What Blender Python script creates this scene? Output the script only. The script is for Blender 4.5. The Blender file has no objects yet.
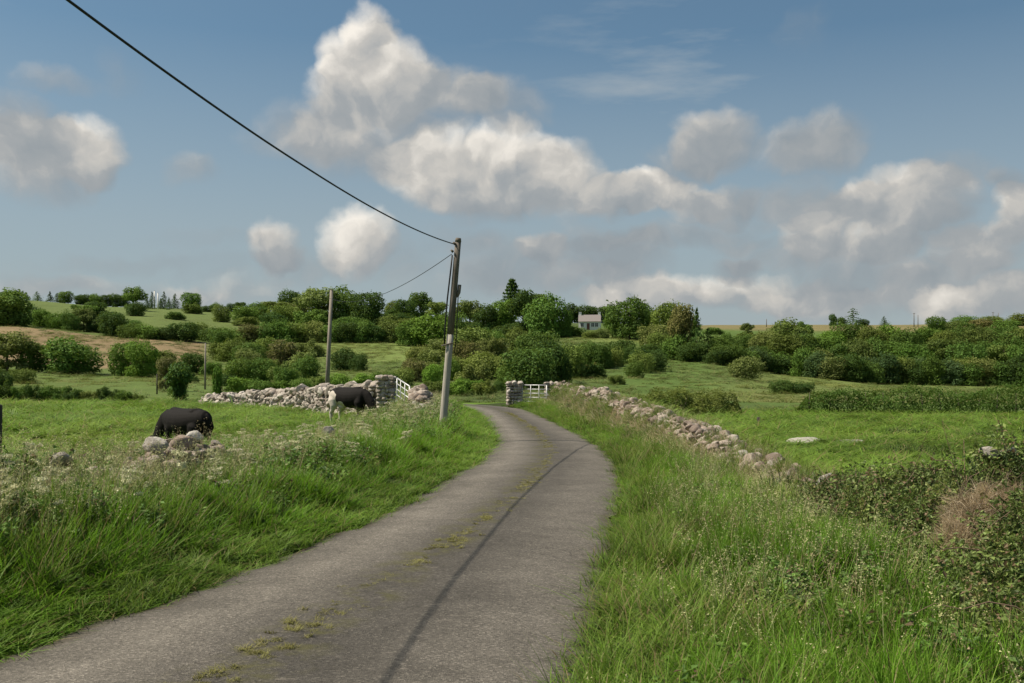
import bpy, bmesh, math, random
import numpy as np
from mathutils import Vector, Matrix

rnd = random.Random(7)
rng = np.random.default_rng(11)
C = bpy.context.scene.collection
CAM_H = 1.75
F = 1005.0          # focal length of the photograph, in pixels
HOR = 375.0         # row of the true horizon in the photograph
R = math.radians

# ------------------------------------------------------------------ helpers
def tag(o, label=None, cat=None, group=None, kind=None):
    if label: o['label'] = label
    if cat: o['category'] = cat
    if group: o['group'] = group
    if kind: o['kind'] = kind
    return o

def link(o, parent=None):
    C.objects.link(o)
    if parent is not None: o.parent = parent
    return o

def empty(name, loc=(0, 0, 0), rz=0.0):
    o = bpy.data.objects.new(name, None)
    o.empty_display_size = 0.2
    o.location = loc; o.rotation_euler = (0, 0, rz)
    return link(o)

def mesh_np(name, verts, faces, mats=None, smooth=False, attrs=None, cols=None, midx=None):
    """verts Nx3, faces list of index arrays with one size each or one (M,k) array"""
    me = bpy.data.meshes.new(name)
    verts = np.asarray(verts, dtype=np.float32)
    fl = faces if isinstance(faces, list) else [faces]
    fl = [np.asarray(f, dtype=np.int32) for f in fl if len(f)]
    loops = np.concatenate([f.ravel() for f in fl])
    sizes = np.concatenate([np.full(len(f), f.shape[1], dtype=np.int32) for f in fl])
    starts = np.concatenate([[0], np.cumsum(sizes)[:-1]]).astype(np.int32)
    me.vertices.add(len(verts)); me.vertices.foreach_set('co', verts.ravel())
    me.loops.add(len(loops)); me.loops.foreach_set('vertex_index', loops)
    me.polygons.add(len(sizes)); me.polygons.foreach_set('loop_start', starts)
    if midx is not None: me.polygons.foreach_set('material_index', np.asarray(midx, dtype=np.int32))
    me.polygons.foreach_set('use_smooth', np.full(len(sizes), smooth))
    me.update(calc_edges=True)
    for k, a in (attrs or {}).items():
        at = me.attributes.new(k, 'FLOAT', 'POINT'); at.data.foreach_set('value', np.asarray(a, dtype=np.float32))
    for k, a in (cols or {}).items():
        at = me.attributes.new(k, 'FLOAT_COLOR', 'POINT')
        a = np.asarray(a, dtype=np.float32)
        if a.shape[1] == 3: a = np.concatenate([a, np.ones((len(a), 1), np.float32)], 1)
        at.data.foreach_set('color', a.ravel())
    if mats is not None:
        for m in (mats if isinstance(mats, (list, tuple)) else [mats]): me.materials.append(m)
    return me

def obj(name, me, parent=None, loc=(0, 0, 0), rz=0.0):
    o = bpy.data.objects.new(name, me)
    o.location = loc; o.rotation_euler = (0, 0, rz)
    return link(o, parent)

class MB:
    """collects shapes; .build links them as one mesh object"""
    def __init__(s): s.v = []; s.q = []; s.t = []; s.n = 0; s.c = []
    def add(s, v, q=None, t=None, c=0.5):
        v = np.asarray(v, float)
        if q is not None and len(q): s.q.append(np.asarray(q, int) + s.n)
        if t is not None and len(t): s.t.append(np.asarray(t, int) + s.n)
        s.v.append(v); s.c.append(np.full(len(v), c)); s.n += len(v)
    def tube(s, pts, rad, seg=8, c=0.5, cap=True):
        pts = np.asarray(pts, float); n = len(pts)
        rad = np.broadcast_to(np.asarray(rad, float), (n,))
        T = np.gradient(pts, axis=0); T /= np.linalg.norm(T, axis=1)[:, None] + 1e-9
        ref = np.array([0, 0, 1.0]) if abs(T[0, 2]) < .9 else np.array([1.0, 0, 0])
        A = np.cross(T, ref); A /= np.linalg.norm(A, axis=1)[:, None] + 1e-9
        B = np.cross(T, A)
        th = np.arange(seg) * 2 * np.pi / seg
        ring = pts[:, None, :] + rad[:, None, None] * (np.cos(th)[None, :, None] * A[:, None, :] + np.sin(th)[None, :, None] * B[:, None, :])
        v = ring.reshape(-1, 3)
        i, j = np.meshgrid(np.arange(n - 1), np.arange(seg), indexing='ij')
        a = i * seg + j; b = i * seg + (j + 1) % seg
        q = np.stack([a, b, b + seg, a + seg], -1).reshape(-1, 4)
        t = []
        if cap:
            v = np.concatenate([v, pts[:1], pts[-1:]])
            for j in range(seg):
                t.append((n * seg, (j + 1) % seg, j))
                t.append((n * seg + 1, (n - 1) * seg + j, (n - 1) * seg + (j + 1) % seg))
        s.add(v, q, t, c)
    def box(s, x0, x1, y0, y1, z0, z1, c=0.5):
        v = [(x, y, z) for z in (z0, z1) for y in (y0, y1) for x in (x0, x1)]
        q = [(0, 2, 3, 1), (4, 5, 7, 6), (0, 1, 5, 4), (2, 6, 7, 3), (0, 4, 6, 2), (1, 3, 7, 5)]
        s.add(v, q, None, c)
    def mesh(s, name, mat, smooth=False):
        fl = []
        if s.q: fl.append(np.concatenate(s.q))
        if s.t: fl.append(np.concatenate(s.t))
        return mesh_np(name, np.concatenate(s.v), fl, mat, smooth, attrs={'v': np.concatenate(s.c)})
    def build(s, name, mat, parent=None, smooth=False, loc=(0, 0, 0)):
        return obj(name, s.mesh(name, mat, smooth), parent, loc)

# vectorised value noise
_perm = np.random.default_rng(5).random((256, 256))
def vnoise(x, y):
    x = np.asarray(x, float); y = np.asarray(y, float)
    xi = np.floor(x).astype(int); yi = np.floor(y).astype(int)
    fx = x - xi; fy = y - yi
    fx = fx * fx * (3 - 2 * fx); fy = fy * fy * (3 - 2 * fy)
    g = lambda a, b: _perm[a & 255, b & 255]
    return (g(xi, yi) * (1 - fx) + g(xi + 1, yi) * fx) * (1 - fy) + (g(xi, yi + 1) * (1 - fx) + g(xi + 1, yi + 1) * fx) * fy - .5
def fbm(x, y, o=4):
    s = 0; a = 1.0
    for k in range(o):
        s = s + a * vnoise(x * 2 ** k + 17 * k, y * 2 ** k + 31 * k); a *= .5
    return s
def sstep(a, b, x):
    t = np.clip((np.asarray(x, float) - a) / (b - a), 0, 1); return t * t * (3 - 2 * t)

# ------------------------------------------------------------------ where the road runs
def px(u, v):                       # a pixel of the flat road -> metres
    d = CAM_H * F / (v - HOR); return ((u - 512) / F * d, d)
LE = [px(*p) for p in ((0, 661), (92, 623), (202, 590), (293, 552), (396, 511), (437, 484), (483, 458), (495, 443), (489, 427), (479, 413))]
RE = [px(*p) for p in ((570, 683), (583, 640), (591, 610), (600, 575), (612, 535), (619, 503), (620, 475), (613, 457), (598, 446), (575, 432), (549, 420), (529, 411))]
LEd = np.array([-30, -12, 0, 3] + [p[1] for p in LE] + [52, 56, 60, 66, 80]); LEx = np.array([-12.5, -7.8, -5.0, -4.2] + [p[0] for p in LE] + [-2.3, -3.5, -5.5, -10, -26])
REd = np.array([-30, -12, 0, 3] + [p[1] for p in RE] + [52, 56, 60, 66, 80]); REx = np.array([-9.2, -4.4, -1.4, -.4] + [p[0] for p in RE] + [.45, -.6, -2.4, -6, -21])
def xl(y): return np.interp(y, LEd, LEx)
def xr(y): return np.interp(y, REd, REx)
def smooth_tab(f, y):
    y = np.asarray(y, float); w = .6 + .03 * np.clip(np.abs(y), 0, 60)
    return sum(f(y + k * w) for k in (-1, -.5, 0, .5, 1)) / 5
LX = lambda y: smooth_tab(xl, y)
RX = lambda y: smooth_tab(xr, y)

# field walls either side of the road
RWd = np.array([-20, 4.5, 7, 8.5, 10.5, 12.8, 17, 24, 36, 54.0]); RWx = np.array([3.0, 3.5, 4.15, 4.3, 4.15, 4.05, 4.0, 3.75, 3.25, 2.45])
LWo = lambda y: np.interp(y, [-20, 5, 10, 13, 20, 26, 33, 60], [3.0, 3.0, 2.9, 2.75, 2.6, 2.5, 2.3, 2.3])
def RW(y): return np.interp(y, RWd, RWx)
def LW(y): return LX(y) - LWo(y)

# ------------------------------------------------------------------ the lie of the land
# for a few bearings (photo column), distance -> row where the ground shows
COLS = {
 -150: [(90, 396), (130, 380), (150, 373), (175, 361), (200, 347), (240, 328), (270, 324), (330, 310), (420, 298), (520, 297)],
 0:    [(90, 396), (130, 380), (150, 373), (175, 361), (200, 347), (240, 328), (270, 325), (330, 311), (420, 300), (520, 299)],
 130:  [(90, 396), (130, 382), (155, 376), (180, 365), (210, 351), (250, 337), (270, 334), (330, 317), (400, 309), (460, 307)],
 240:  [(90, 396), (130, 384), (170, 373), (210, 360), (250, 345), (280, 340), (330, 325), (400, 314), (460, 311)],
 340:  [(90, 394), (130, 383), (170, 371), (205, 361), (255, 344), (280, 341), (330, 326), (400, 319), (460, 318)],
 460:  [(90, 394), (130, 382), (170, 370), (205, 360), (255, 345), (280, 341), (330, 329), (400, 322), (460, 322)],
 590:  [(90, 395), (120, 385), (160, 371), (200, 358), (250, 345), (290, 334), (320, 329), (380, 325), (440, 323)],
 700:  [(90, 400), (120, 389), (160, 373), (190, 362), (250, 347), (320, 333), (400, 326), (460, 325)],
 800:  [(90, 402), (120, 394), (165, 383), (190, 376), (230, 362), (300, 341), (380, 329), (430, 325), (480, 325)],
 900:  [(90, 403), (120, 396), (170, 388), (190, 384), (230, 368), (300, 344), (380, 329), (430, 325), (480, 325)],
 1024: [(90, 404), (120, 397), (170, 389), (190, 385), (230, 370), (300, 344), (380, 328), (430, 321), (480, 321)],
 1180: [(90, 404), (120, 397), (170, 389), (190, 385), (230, 370), (300, 344), (380, 328), (430, 321), (480, 321)]}
CU = np.array(sorted(COLS), float)
DG = np.concatenate([np.arange(60, 520, 2.0), np.array([520, 600, 700, 900, 1300, 2000, 3200, 6000])])
ZT = []
for u in sorted(COLS):
    t = COLS[u]; dd = [60, 68] + [p[0] for p in t]; base = -.12 if u < 450 else (-.2 if u < 600 else -.75)
    zz = [base, base] + [CAM_H - (p[1] - HOR) * p[0] / F for p in t]
    yl = t[-1][1]; zt = zz[-1]
    dd += [700, 1000, 6000]; zz += [zt - 6, zt - 22, zt - 30]
    z = np.interp(DG, dd, zz)
    k = np.array([1, 2, 3, 2, 1.]) / 9; zs = np.convolve(np.pad(z, 2, mode='edge'), k, 'valid')
    ZT.append(np.where(DG < 500, zs, z))
ZT = np.array(ZT)
def bearing(x, y):
    az = np.clip(np.arctan2(x, np.maximum(y, -1e9)), -.6, .6); r = np.hypot(x, y)
    return 512 + F * np.tan(az), r * np.cos(az)
def zfar(x, y):
    u, d = bearing(x, y)
    ui = np.clip(np.searchsorted(CU, u) - 1, 0, len(CU) - 2)
    f = np.clip((u - CU[ui]) / (CU[ui + 1] - CU[ui]), 0, 1); f = f * f * (3 - 2 * f)
    k = np.clip(np.interp(d, DG, np.arange(len(DG))), 0, len(DG) - 1.001); ki = k.astype(int); kf = k - ki
    a = ZT[ui, ki] * (1 - kf) + ZT[ui, ki + 1] * kf; b = ZT[ui + 1, ki] * (1 - kf) + ZT[ui + 1, ki + 1] * kf
    return a * (1 - f) + b * f
def znear(x, y):
    sl = LX(y) - x; sr = x - RX(y)
    z = np.full(np.shape(x), -.05)
    wl = LWo(y)
    bank = .02 + .33 * sstep(.15, 1.9, sl) + .05 * fbm(x * .9, y * .9, 3)
    bank = bank * (1 - .0 * y)
    left = bank * (1 - sstep(wl + .5, wl + 3.2, sl)) + (-.1 - .24 * sstep(-5, -7.5, x) * sstep(35, 28, y) + .08 * fbm(x * .12, y * .12, 3)) * sstep(wl + .5, wl + 3.2, sl)
    sw = x - RW(y)
    zb_ = np.interp(y, [2, 8, 12, 14.5, 17, 20, 24, 30, 36, 45, 52, 58], [.05, .05, .03, -.02, .06, .25, .47, .64, .72, .62, .14, .1])
    vb = .02 + .07 * sstep(.1, .6, sr) + zb_ * sstep(.3, 2.3, sr) + .06 * fbm(x * .8, y * .8, 3)
    fz = -.68 - .001 * y + .10 * fbm(x * .1, y * .1, 3)
    right = vb * (1 - sstep(.3, 3.0, sw)) + fz * sstep(.3, 3.0, sw)
    z = np.where(sl > 0, np.where(sl < .25, -.05 + sl / .25 * .07, left), z)
    z = np.where(sr > 0, np.where(sr < .25, -.05 + sr / .25 * .07, right), z)
    return z
def ground_z(x, y):
    x = np.asarray(x, float); y = np.asarray(y, float)
    r = np.hypot(x, y); zn = znear(x, y); zf = zfar(x, y)
    u, d = bearing(x, y)
    w = sstep(56, 70, np.where(y > 0, d, r))
    road = (np.clip((LX(y) - x), -9, 9) < .6) & (np.clip(x - RX(y), -9, 9) < .6)
    z = zn * (1 - w) + (zf + .22 * fbm(x * .06, y * .06, 3) * sstep(60, 100, r)) * w
    return z
def gz(x, y): return float(ground_z(np.array([x]), np.array([y]))[0])
def at(u, v, dmin=66, dmax=520):
    """where on the land photo pixel (u,v) of the ground lies"""
    d = np.arange(dmin, dmax, 1.0); x = (u - 512) / F * d
    z = zfar(x, d); row = HOR - (z - CAM_H) / d * F
    k = np.where(row <= v)[0]
    k = k[0] if len(k) else int(np.argmin(np.abs(row - v)))
    return float(x[k]), float(d[k]), gz(x[k], d[k])

# ------------------------------------------------------------------ materials
def newmat(name):
    m = bpy.data.materials.new(name); m.use_nodes = True
    nt = m.node_tree; nt.nodes.clear()
    return m, nt
class NT:
    def __init__(s, nt): s.nt = nt
    def n(s, typ, **kw):
        nd = s.nt.nodes.new(typ)
        for k, v in kw.items():
            if k.startswith('i_'):
                key = k[2:]; nd.inputs[int(key) if key.isdigit() else key].default_value = v
            else: setattr(nd, k, v)
        return nd
    def l(s, a, b): s.nt.links.new(a, b)
    def math(s, op, a, b=None, clamp=False):
        nd = s.nt.nodes.new('ShaderNodeMath'); nd.operation = op; nd.use_clamp = clamp
        for i, q in enumerate((a, b)):
            if q is None: continue
            if isinstance(q, (int, float)): nd.inputs[i].default_value = q
            else: s.l(q, nd.inputs[i])
        return nd.outputs[0]
    def vmath(s, op, a, b=None):
        nd = s.nt.nodes.new('ShaderNodeVectorMath'); nd.operation = op
        for i, q in enumerate((a, b)):
            if q is None: continue
            if isinstance(q, (tuple, list)): nd.inputs[i].default_value = q
            else: s.l(q, nd.inputs[i])
        return nd.outputs['Value' if op in ('DOT_PRODUCT', 'LENGTH') else 'Vector']
    def mix(s, fac, a, b, blend='MIX'):
        nd = s.nt.nodes.new('ShaderNodeMix'); nd.data_type = 'RGBA'; nd.blend_type = blend
        for i, q in ((0, fac), (6, a), (7, b)):
            if isinstance(q, (int, float)): nd.inputs[i].default_value = q
            elif isinstance(q, (tuple, list)): nd.inputs[i].default_value = (*q[:3], 1)
            else: s.l(q, nd.inputs[i])
        return nd.outputs[2]
    def noise(s, scale, detail=4, rough=.55, vec=None, out='Fac', dist=0.0):
        nd = s.n('ShaderNodeTexNoise'); nd.inputs['Scale'].default_value = scale; nd.inputs['Detail'].default_value = detail
        nd.inputs['Roughness'].default_value = rough; nd.inputs['Distortion'].default_value = dist
        if vec is not None: s.l(vec, nd.inputs['Vector'])
        return nd.outputs[out]
    def ramp(s, fac, stops):
        nd = s.n('ShaderNodeValToRGB'); el = nd.color_ramp.elements
        while len(el) < len(stops): el.new(.5)
        for e, (p, c) in zip(el, stops):
            e.position = p; e.color = (*c, 1) if isinstance(c, (tuple, list)) else (c, c, c, 1)
        s.l(fac, nd.inputs[0]); return nd.outputs[0]
    def attr(s, name, out='Color', typ='GEOMETRY'):
        nd = s.n('ShaderNodeAttribute'); nd.attribute_type = typ; nd.attribute_name = name; return nd.outputs[out]
    def out(s, bsdf, disp=None):
        o = s.n('ShaderNodeOutputMaterial'); s.l(bsdf, o.inputs[0]); return o
    def bsdf(s, color, rough=.8, spec=.3, normal=None, metal=0.0):
        b = s.n('ShaderNodeBsdfPrincipled')
        for key, q in (('Base Color', color), ('Roughness', rough), ('Specular IOR Level', spec), ('Metallic', metal)):
            if isinstance(q, (int, float)): b.inputs[key].default_value = q
            elif isinstance(q, (tuple, list)): b.inputs[key].default_value = (*q[:3], 1)
            else: s.l(q, b.inputs[key])
        if normal is not None: s.l(normal, b.inputs['Normal'])
        return b.outputs[0]
    def bump(s, h, strength=.5, dist=.02):
        b = s.n('ShaderNodeBump'); b.inputs['Strength'].default_value = strength; b.inputs['Distance'].default_value = dist
        s.l(h, b.inputs['Height']); return b.outputs[0]

def mat_foliage():
    """tree leaves: each tree's own tint (object colour), each leaf clump its own shade"""
    m, nt = newmat('tree_leaves'); N = NT(nt)
    oi = N.n('ShaderNodeObjectInfo')
    v = N.attr('v', 'Fac')
    f = N.math('ADD', N.math('MULTIPLY', v, .6), .7)
    nz = N.noise(.35, 2, vec=N.n('ShaderNodeNewGeometry').outputs['Position'])
    f = N.math('MULTIPLY', f, N.math('ADD', N.math('MULTIPLY', nz, .7), .65))
    col = N.mix(1.0, oi.outputs['Color'], f, 'MULTIPLY')
    warm = N.mix(N.math('MULTIPLY', N.math('SUBTRACT', v, .7), .5, True), col, (.16, .14, .04))
    d = N.bsdf(warm, .7, .15)
    t = N.n('ShaderNodeBsdfTranslucent'); N.l(N.mix(.5, warm, (.18, .24, .03)), t.inputs[0])
    mx = N.n('ShaderNodeMixShader'); mx.inputs[0].default_value = .30
    N.l(d, mx.inputs[1]); N.l(t.outputs[0], mx.inputs[2])
    N.out(mx.outputs[0]); return m

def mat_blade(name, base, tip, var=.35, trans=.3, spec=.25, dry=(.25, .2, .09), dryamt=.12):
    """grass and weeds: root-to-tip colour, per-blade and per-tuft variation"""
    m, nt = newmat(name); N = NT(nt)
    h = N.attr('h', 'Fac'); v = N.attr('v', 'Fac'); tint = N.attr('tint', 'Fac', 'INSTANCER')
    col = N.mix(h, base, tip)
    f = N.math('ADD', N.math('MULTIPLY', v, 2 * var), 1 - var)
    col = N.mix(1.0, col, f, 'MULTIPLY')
    tf = N.math('ADD', N.math('MULTIPLY', tint, 1.0), .5)
    col = N.mix(1.0, col, tf, 'MULTIPLY')
    dryf = N.math('GREATER_THAN', v, 1 - dryamt)
    col = N.mix(dryf, col, dry)
    # whole patches run yellower where the tint is high
    col = N.mix(N.math('MULTIPLY', N.math('SUBTRACT', tint, .6), 1.2, True), col, (.27, .25, .07))
    d = N.bsdf(col, .6, spec)
    t = N.n('ShaderNodeBsdfTranslucent'); N.l(col, t.inputs[0])
    mx = N.n('ShaderNodeMixShader'); mx.inputs[0].default_value = trans
    N.l(d, mx.inputs[1]); N.l(t.outputs[0], mx.inputs[2])
    N.out(mx.outputs[0]); return m

def mat_stone(name, cols, lichen=.35):
    m, nt = newmat(name); N = NT(nt)
    g = N.n('ShaderNodeNewGeometry'); pos = g.outputs['Position']; v = N.attr('v', 'Fac')
    col = N.ramp(v, [(i / (len(cols) - 1), c) for i, c in enumerate(cols)])
    n1 = N.noise(7, 6, .65, pos); n2 = N.noise(26, 5, .6, pos)
    col = N.mix(1.0, col, N.math('ADD', N.math('MULTIPLY', n2, 1.0), .5), 'MULTIPLY')
    li = N.ramp(n1, [(.52, 0.0), (.62, 1.0)])
    col = N.mix(N.math('MULTIPLY', li, lichen), col, (.55, .52, .46))
    moss = N.ramp(N.noise(4.3, 5, .6, pos), [(.6, 0.0), (.72, 1.0)])
    col = N.mix(N.math('MULTIPLY', moss, .6), col, (.10, .085, .04))
    nrm = N.bump(N.math('ADD', n1, n2), .7, .03)
    N.out(N.bsdf(col, .9, .2, nrm)); return m

def mat_wood(name, c0, c1, scale=(14, 14, 1.2)):
    m, nt = newmat(name); N = NT(nt)
    tc = N.n('ShaderNodeTexCoord'); mp = N.n('ShaderNodeMapping'); mp.inputs['Scale'].default_value = scale
    N.l(tc.outputs['Object'], mp.inputs[0])
    n = N.noise(1.5, 7, .7, mp.outputs[0], dist=.6)
    col = N.ramp(n, [(.3, c0), (.7, c1)])
    N.out(N.bsdf(col, .85, .2, N.bump(n, .6, .01))); return m

def mat_plain(name, col, rough=.6, spec=.4, metal=0.0, nscale=9, namt=.35):
    m, nt = newmat(name); N = NT(nt)
    tc = N.n('ShaderNodeTexCoord')
    n = N.noise(nscale, 5, .6, tc.outputs['Object'])
    c = N.mix(1.0, col, N.math('ADD', N.math('MULTIPLY', n, 2 * namt), 1 - namt), 'MULTIPLY')
    N.out(N.bsdf(c, rough, spec, N.bump(n, .2, .005), metal)); return m

def mat_ground():
    m, nt = newmat('meadow_ground'); N = NT(nt)
    pos = N.n('ShaderNodeNewGeometry').outputs['Position']
    fld = N.attr('field', 'Color')
    n1 = N.noise(.09, 5, .6, pos); n2 = N.noise(.9, 5, .65, pos); n3 = N.noise(7, 4, .6, pos)
    f = N.math('ADD', N.math('ADD', N.math('MULTIPLY', n1, .7), N.math('MULTIPLY', n2, .7)), N.math('MULTIPLY', n3, .5))
    col = N.mix(1.0, fld, N.math('ADD', N.math('MULTIPLY', f, .95), .12), 'MULTIPLY')
    dry = N.ramp(N.noise(.25, 5, .7, pos), [(.55, 0.0), (.75, 1.0)])
    col = N.mix(N.math('MULTIPLY', dry, .3), col, (.16, .14, .06))
    nrm = N.bump(N.math('ADD', n2, N.math('MULTIPLY', n3, .35)), .8, .35)
    N.out(N.bsdf(col, .9, .1, nrm)); return m

def mat_road():
    m, nt = newmat('worn_tarmac'); N = NT(nt)
    pos = N.n('ShaderNodeNewGeometry').outputs['Position']
    t = N.attr('t', 'Fac'); s = N.attr('s', 'Fac')
    big = N.noise(.55, 5, .6, pos); mid = N.noise(5, 5, .65, pos)
    grit = N.n('ShaderNodeTexVoronoi'); grit.inputs['Scale'].default_value = 75; N.l(pos, grit.inputs['Vector'])
    fine = N.noise(120, 3, .7, pos)
    gc = N.n('ShaderNodeSeparateColor'); N.l(grit.outputs['Color'], gc.inputs[0])
    col = N.ramp(N.math('ADD', N.math('MULTIPLY', mid, .5), N.math('MULTIPLY', big, .5)), [(.3, (.083, .0735, .0605)), (.7, (.127, .113, .095))])
    stone = N.ramp(gc.outputs[0], [(0.0, .48), (.5, .95), (.86, 1.1), (.95, 1.75)])
    col = N.mix(.85, col, stone, 'MULTIPLY')
    # wheel tracks are polished paler, the crown and the margins stay dark and gritty
    tw = N.math('ADD', t, N.math('MULTIPLY', N.math('SUBTRACT', big, .5), .10))
    tr = N.ramp(tw, [(0.0, .74), (.06, 1.0), (.22, 1.58), (.37, 1.05), (.46, .66), (.62, .74), (.80, 1.18), (.93, 1.22), (1.0, .8)])
    col = N.mix(.9, col, tr, 'MULTIPLY')
    blot = N.ramp(N.noise(1.1, 6, .65, pos), [(.3, .86), (.5, 1.0), (.7, 1.12)])
    col = N.mix(.9, col, blot, 'MULTIPLY')
    # chippings and repairs: streaky pale patches
    mp = N.n('ShaderNodeMapping'); mp.inputs['Scale'].default_value = (1.4, 3.4, 1); N.l(pos, mp.inputs[0])
    pale = N.ramp(N.noise(2.6, 7, .75, mp.outputs[0]), [(.60, 0.0), (.69, 1.0)])
    col = N.mix(N.math('MULTIPLY', pale, .55), col, (.25, .215, .18))
    # moss down the middle
    mb = N.ramp(tw, [(.35, 0.0), (.43, 1.0), (.50, 1.0), (.58, 0.0)])
    mossn = N.ramp(N.noise(3.6, 6, .7, pos), [(.46, 0.0), (.62, 1.0)])
    col = N.mix(N.math('MULTIPLY', N.math('MULTIPLY', mb, mossn), .6), col, (.09, .085, .022))
    # cracks towards the right-hand margin
    ck = N.n('ShaderNodeTexVoronoi'); ck.feature = 'DISTANCE_TO_EDGE'; ck.inputs['Scale'].default_value = 2.6
    N.l(N.mix(.12, pos, N.noise(3, 4, .6, pos, 'Color')), ck.inputs['Vector'])
    cr = N.ramp(ck.outputs[0], [(0.0, 1.0), (.02, 0.0)])
    cm = N.math('MULTIPLY', cr, N.ramp(N.noise(.8, 3, .5, pos), [(.55, 0.0), (.65, 1.0)]))
    col = N.mix(N.math('MULTIPLY', cm, .6), col, (.03, .027, .024))
    # soil and grass bits along the edges
    e = N.math('ADD', N.math('MINIMUM', t, N.math('SUBTRACT', 1.0, t)), N.math('MULTIPLY', N.math('SUBTRACT', mid, .5), .09))
    ed = N.ramp(e, [(.005, 1.0), (.06, 0.0)])
    col = N.mix(N.math('MULTIPLY', ed, .8), col, (.075, .062, .04))
    h = N.math('ADD', N.math('MULTIPLY', grit.outputs['Distance'], .5), N.math('ADD', fine, N.math('MULTIPLY', mid, .6)))
    N.out(N.bsdf(col, .88, .25, N.bump(h, .8, .012))); return m

M = {}
M['leaf'] = mat_foliage()
M['bark'] = mat_wood('bark', (.05, .04, .03), (.16, .13, .10))
M['stone'] = mat_stone('field_stone', [(.13, .10, .08), (.215, .165, .132), (.28, .215, .172), (.38, .325, .272), (.19, .135, .105)])
M['stone_pale'] = mat_stone('pale_field_stone', [(.17, .145, .12), (.30, .255, .215), (.38, .325, .275), (.48, .435, .38), (.25, .20, .165)])
M['rock'] = mat_stone('pale_limestone', [(.22, .19, .16), (.30, .27, .235), (.42, .385, .34)], .6)
M['ground'] = mat_ground(); M['road'] = mat_road()
M['pole'] = mat_wood('weathered_pole', (.24, .215, .18), (.46, .42, .365))
M['polebrown'] = mat_wood('brown_pole', (.16, .135, .11), (.32, .28, .235))
M['poledark'] = mat_wood('tarred_pole', (.075, .062, .05), (.19, .165, .14))
M['postdark'] = mat_wood('old_post', (.03, .026, .022), (.09, .075, .06))
M['wire'] = mat_plain('black_cable', (.012, .012, .013), .6, .3)
M['galv'] = mat_plain('galvanised_steel', (.50, .50, .49), .5, .5, .35)
M['white'] = mat_plain('whitewash', (.78, .75, .70), .8, .2, 0, 2, .08)
M['slate'] = mat_plain('slate_roof', (.21, .185, .175), .7, .3, 0, 6, .3)
M['dark'] = mat_plain('dark_glass', (.02, .022, .025), .15, .5)
M['reddoor'] = mat_plain('painted_door', (.16, .06, .045), .5, .4)
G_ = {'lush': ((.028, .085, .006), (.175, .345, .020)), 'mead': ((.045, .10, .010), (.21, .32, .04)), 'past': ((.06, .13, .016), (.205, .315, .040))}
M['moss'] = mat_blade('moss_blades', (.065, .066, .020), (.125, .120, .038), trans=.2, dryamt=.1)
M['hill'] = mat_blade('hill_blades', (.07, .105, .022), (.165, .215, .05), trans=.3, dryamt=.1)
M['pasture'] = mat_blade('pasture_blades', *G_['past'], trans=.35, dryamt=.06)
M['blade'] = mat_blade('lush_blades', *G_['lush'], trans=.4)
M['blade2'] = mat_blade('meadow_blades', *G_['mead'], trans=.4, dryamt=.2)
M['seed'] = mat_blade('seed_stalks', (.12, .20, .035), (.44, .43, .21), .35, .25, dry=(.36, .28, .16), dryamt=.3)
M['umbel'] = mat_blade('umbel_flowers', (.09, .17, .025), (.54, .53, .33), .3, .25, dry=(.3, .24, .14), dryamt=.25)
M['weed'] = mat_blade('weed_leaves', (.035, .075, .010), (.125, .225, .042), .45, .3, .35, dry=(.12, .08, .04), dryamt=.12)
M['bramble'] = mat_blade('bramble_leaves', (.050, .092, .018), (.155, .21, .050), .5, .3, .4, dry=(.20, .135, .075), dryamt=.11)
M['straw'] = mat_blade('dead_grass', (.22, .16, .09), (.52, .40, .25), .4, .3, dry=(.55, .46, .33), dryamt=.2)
M['cane'] = mat_plain('bramble_cane', (.16, .11, .075), .8, .2)

# ------------------------------------------------------------------ ground sheet
def field_colour(x, y, z):
    u, d = bearing(x, y)
    r = np.hypot(x, y)
    col = np.zeros((len(x), 3))
    def put(mask, c):
        m = np.clip(mask, 0, 1)[:, None]; col[:] = col * (1 - m) + np.array(c) * m
    wob = 4 * fbm(x * .05, y * .05, 3)
    left = (u < 450) | (y < 0)
    put(np.ones(len(x)), (.065, .09, .028))                      # rough pasture
    near = 1 - sstep(66, 72, d + wob)
    put(near, (.11, .18, .024))                                 # bright near fields
    L = sstep(470, 440, u)
    put(L * sstep(66, 72, d + wob), (.095, .135, .034))            # olive pasture on the left
    put(sstep(215, 195, u) * sstep(168, 172, d + wob) * (1 - sstep(252, 256, d + wob)), (.21, .155, .085))   # bare brown strip
    put(L * sstep(258, 264, d + wob), (.105, .138, .040))
    put(L * sstep(255, 275, u) * sstep(198, 203, d + wob) * (1 - sstep(262, 266, d)), (.13, .17, .046))
    Rr = sstep(540, 600, u)
    put(Rr * sstep(74, 84, d + wob) * sstep(560, 640, u), (.082, .128, .030))
    put(sstep(690, 760, u) * sstep(100, 118, d + wob) * (1 - sstep(190, 200, d)), (.12, .152, .044))
    put(sstep(660, 760, u) * sstep(86, 92, d + wob) * (1 - sstep(112, 118, d + wob)), (.135, .145, .048))
    put(Rr * sstep(690, 650, u) * sstep(255, 262, d + wob) * (1 - sstep(296, 302, d)), (.13, .165, .046))
    put(sstep(640, 720, u) * sstep(345, 375, d + wob), (.17, .145, .065))                                     # dry hilltop
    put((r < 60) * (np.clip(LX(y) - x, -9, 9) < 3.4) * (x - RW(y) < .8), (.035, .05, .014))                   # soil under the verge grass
    return col
azf = np.radians(np.arange(-31, 31.01, .14)); azc = np.radians(np.arange(33, 327.1, 3.0))
azs = np.concatenate([azf, azc]); rs = [0.6]
while rs[-1] < 3200: rs.append(rs[-1] * (1.0115 if rs[-1] < 600 else 1.08) + (.0 if rs[-1] > 5 else .05))
rs = np.array(rs); na, nr = len(azs), len(rs)
AA, RR = np.meshgrid(azs, rs)
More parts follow.
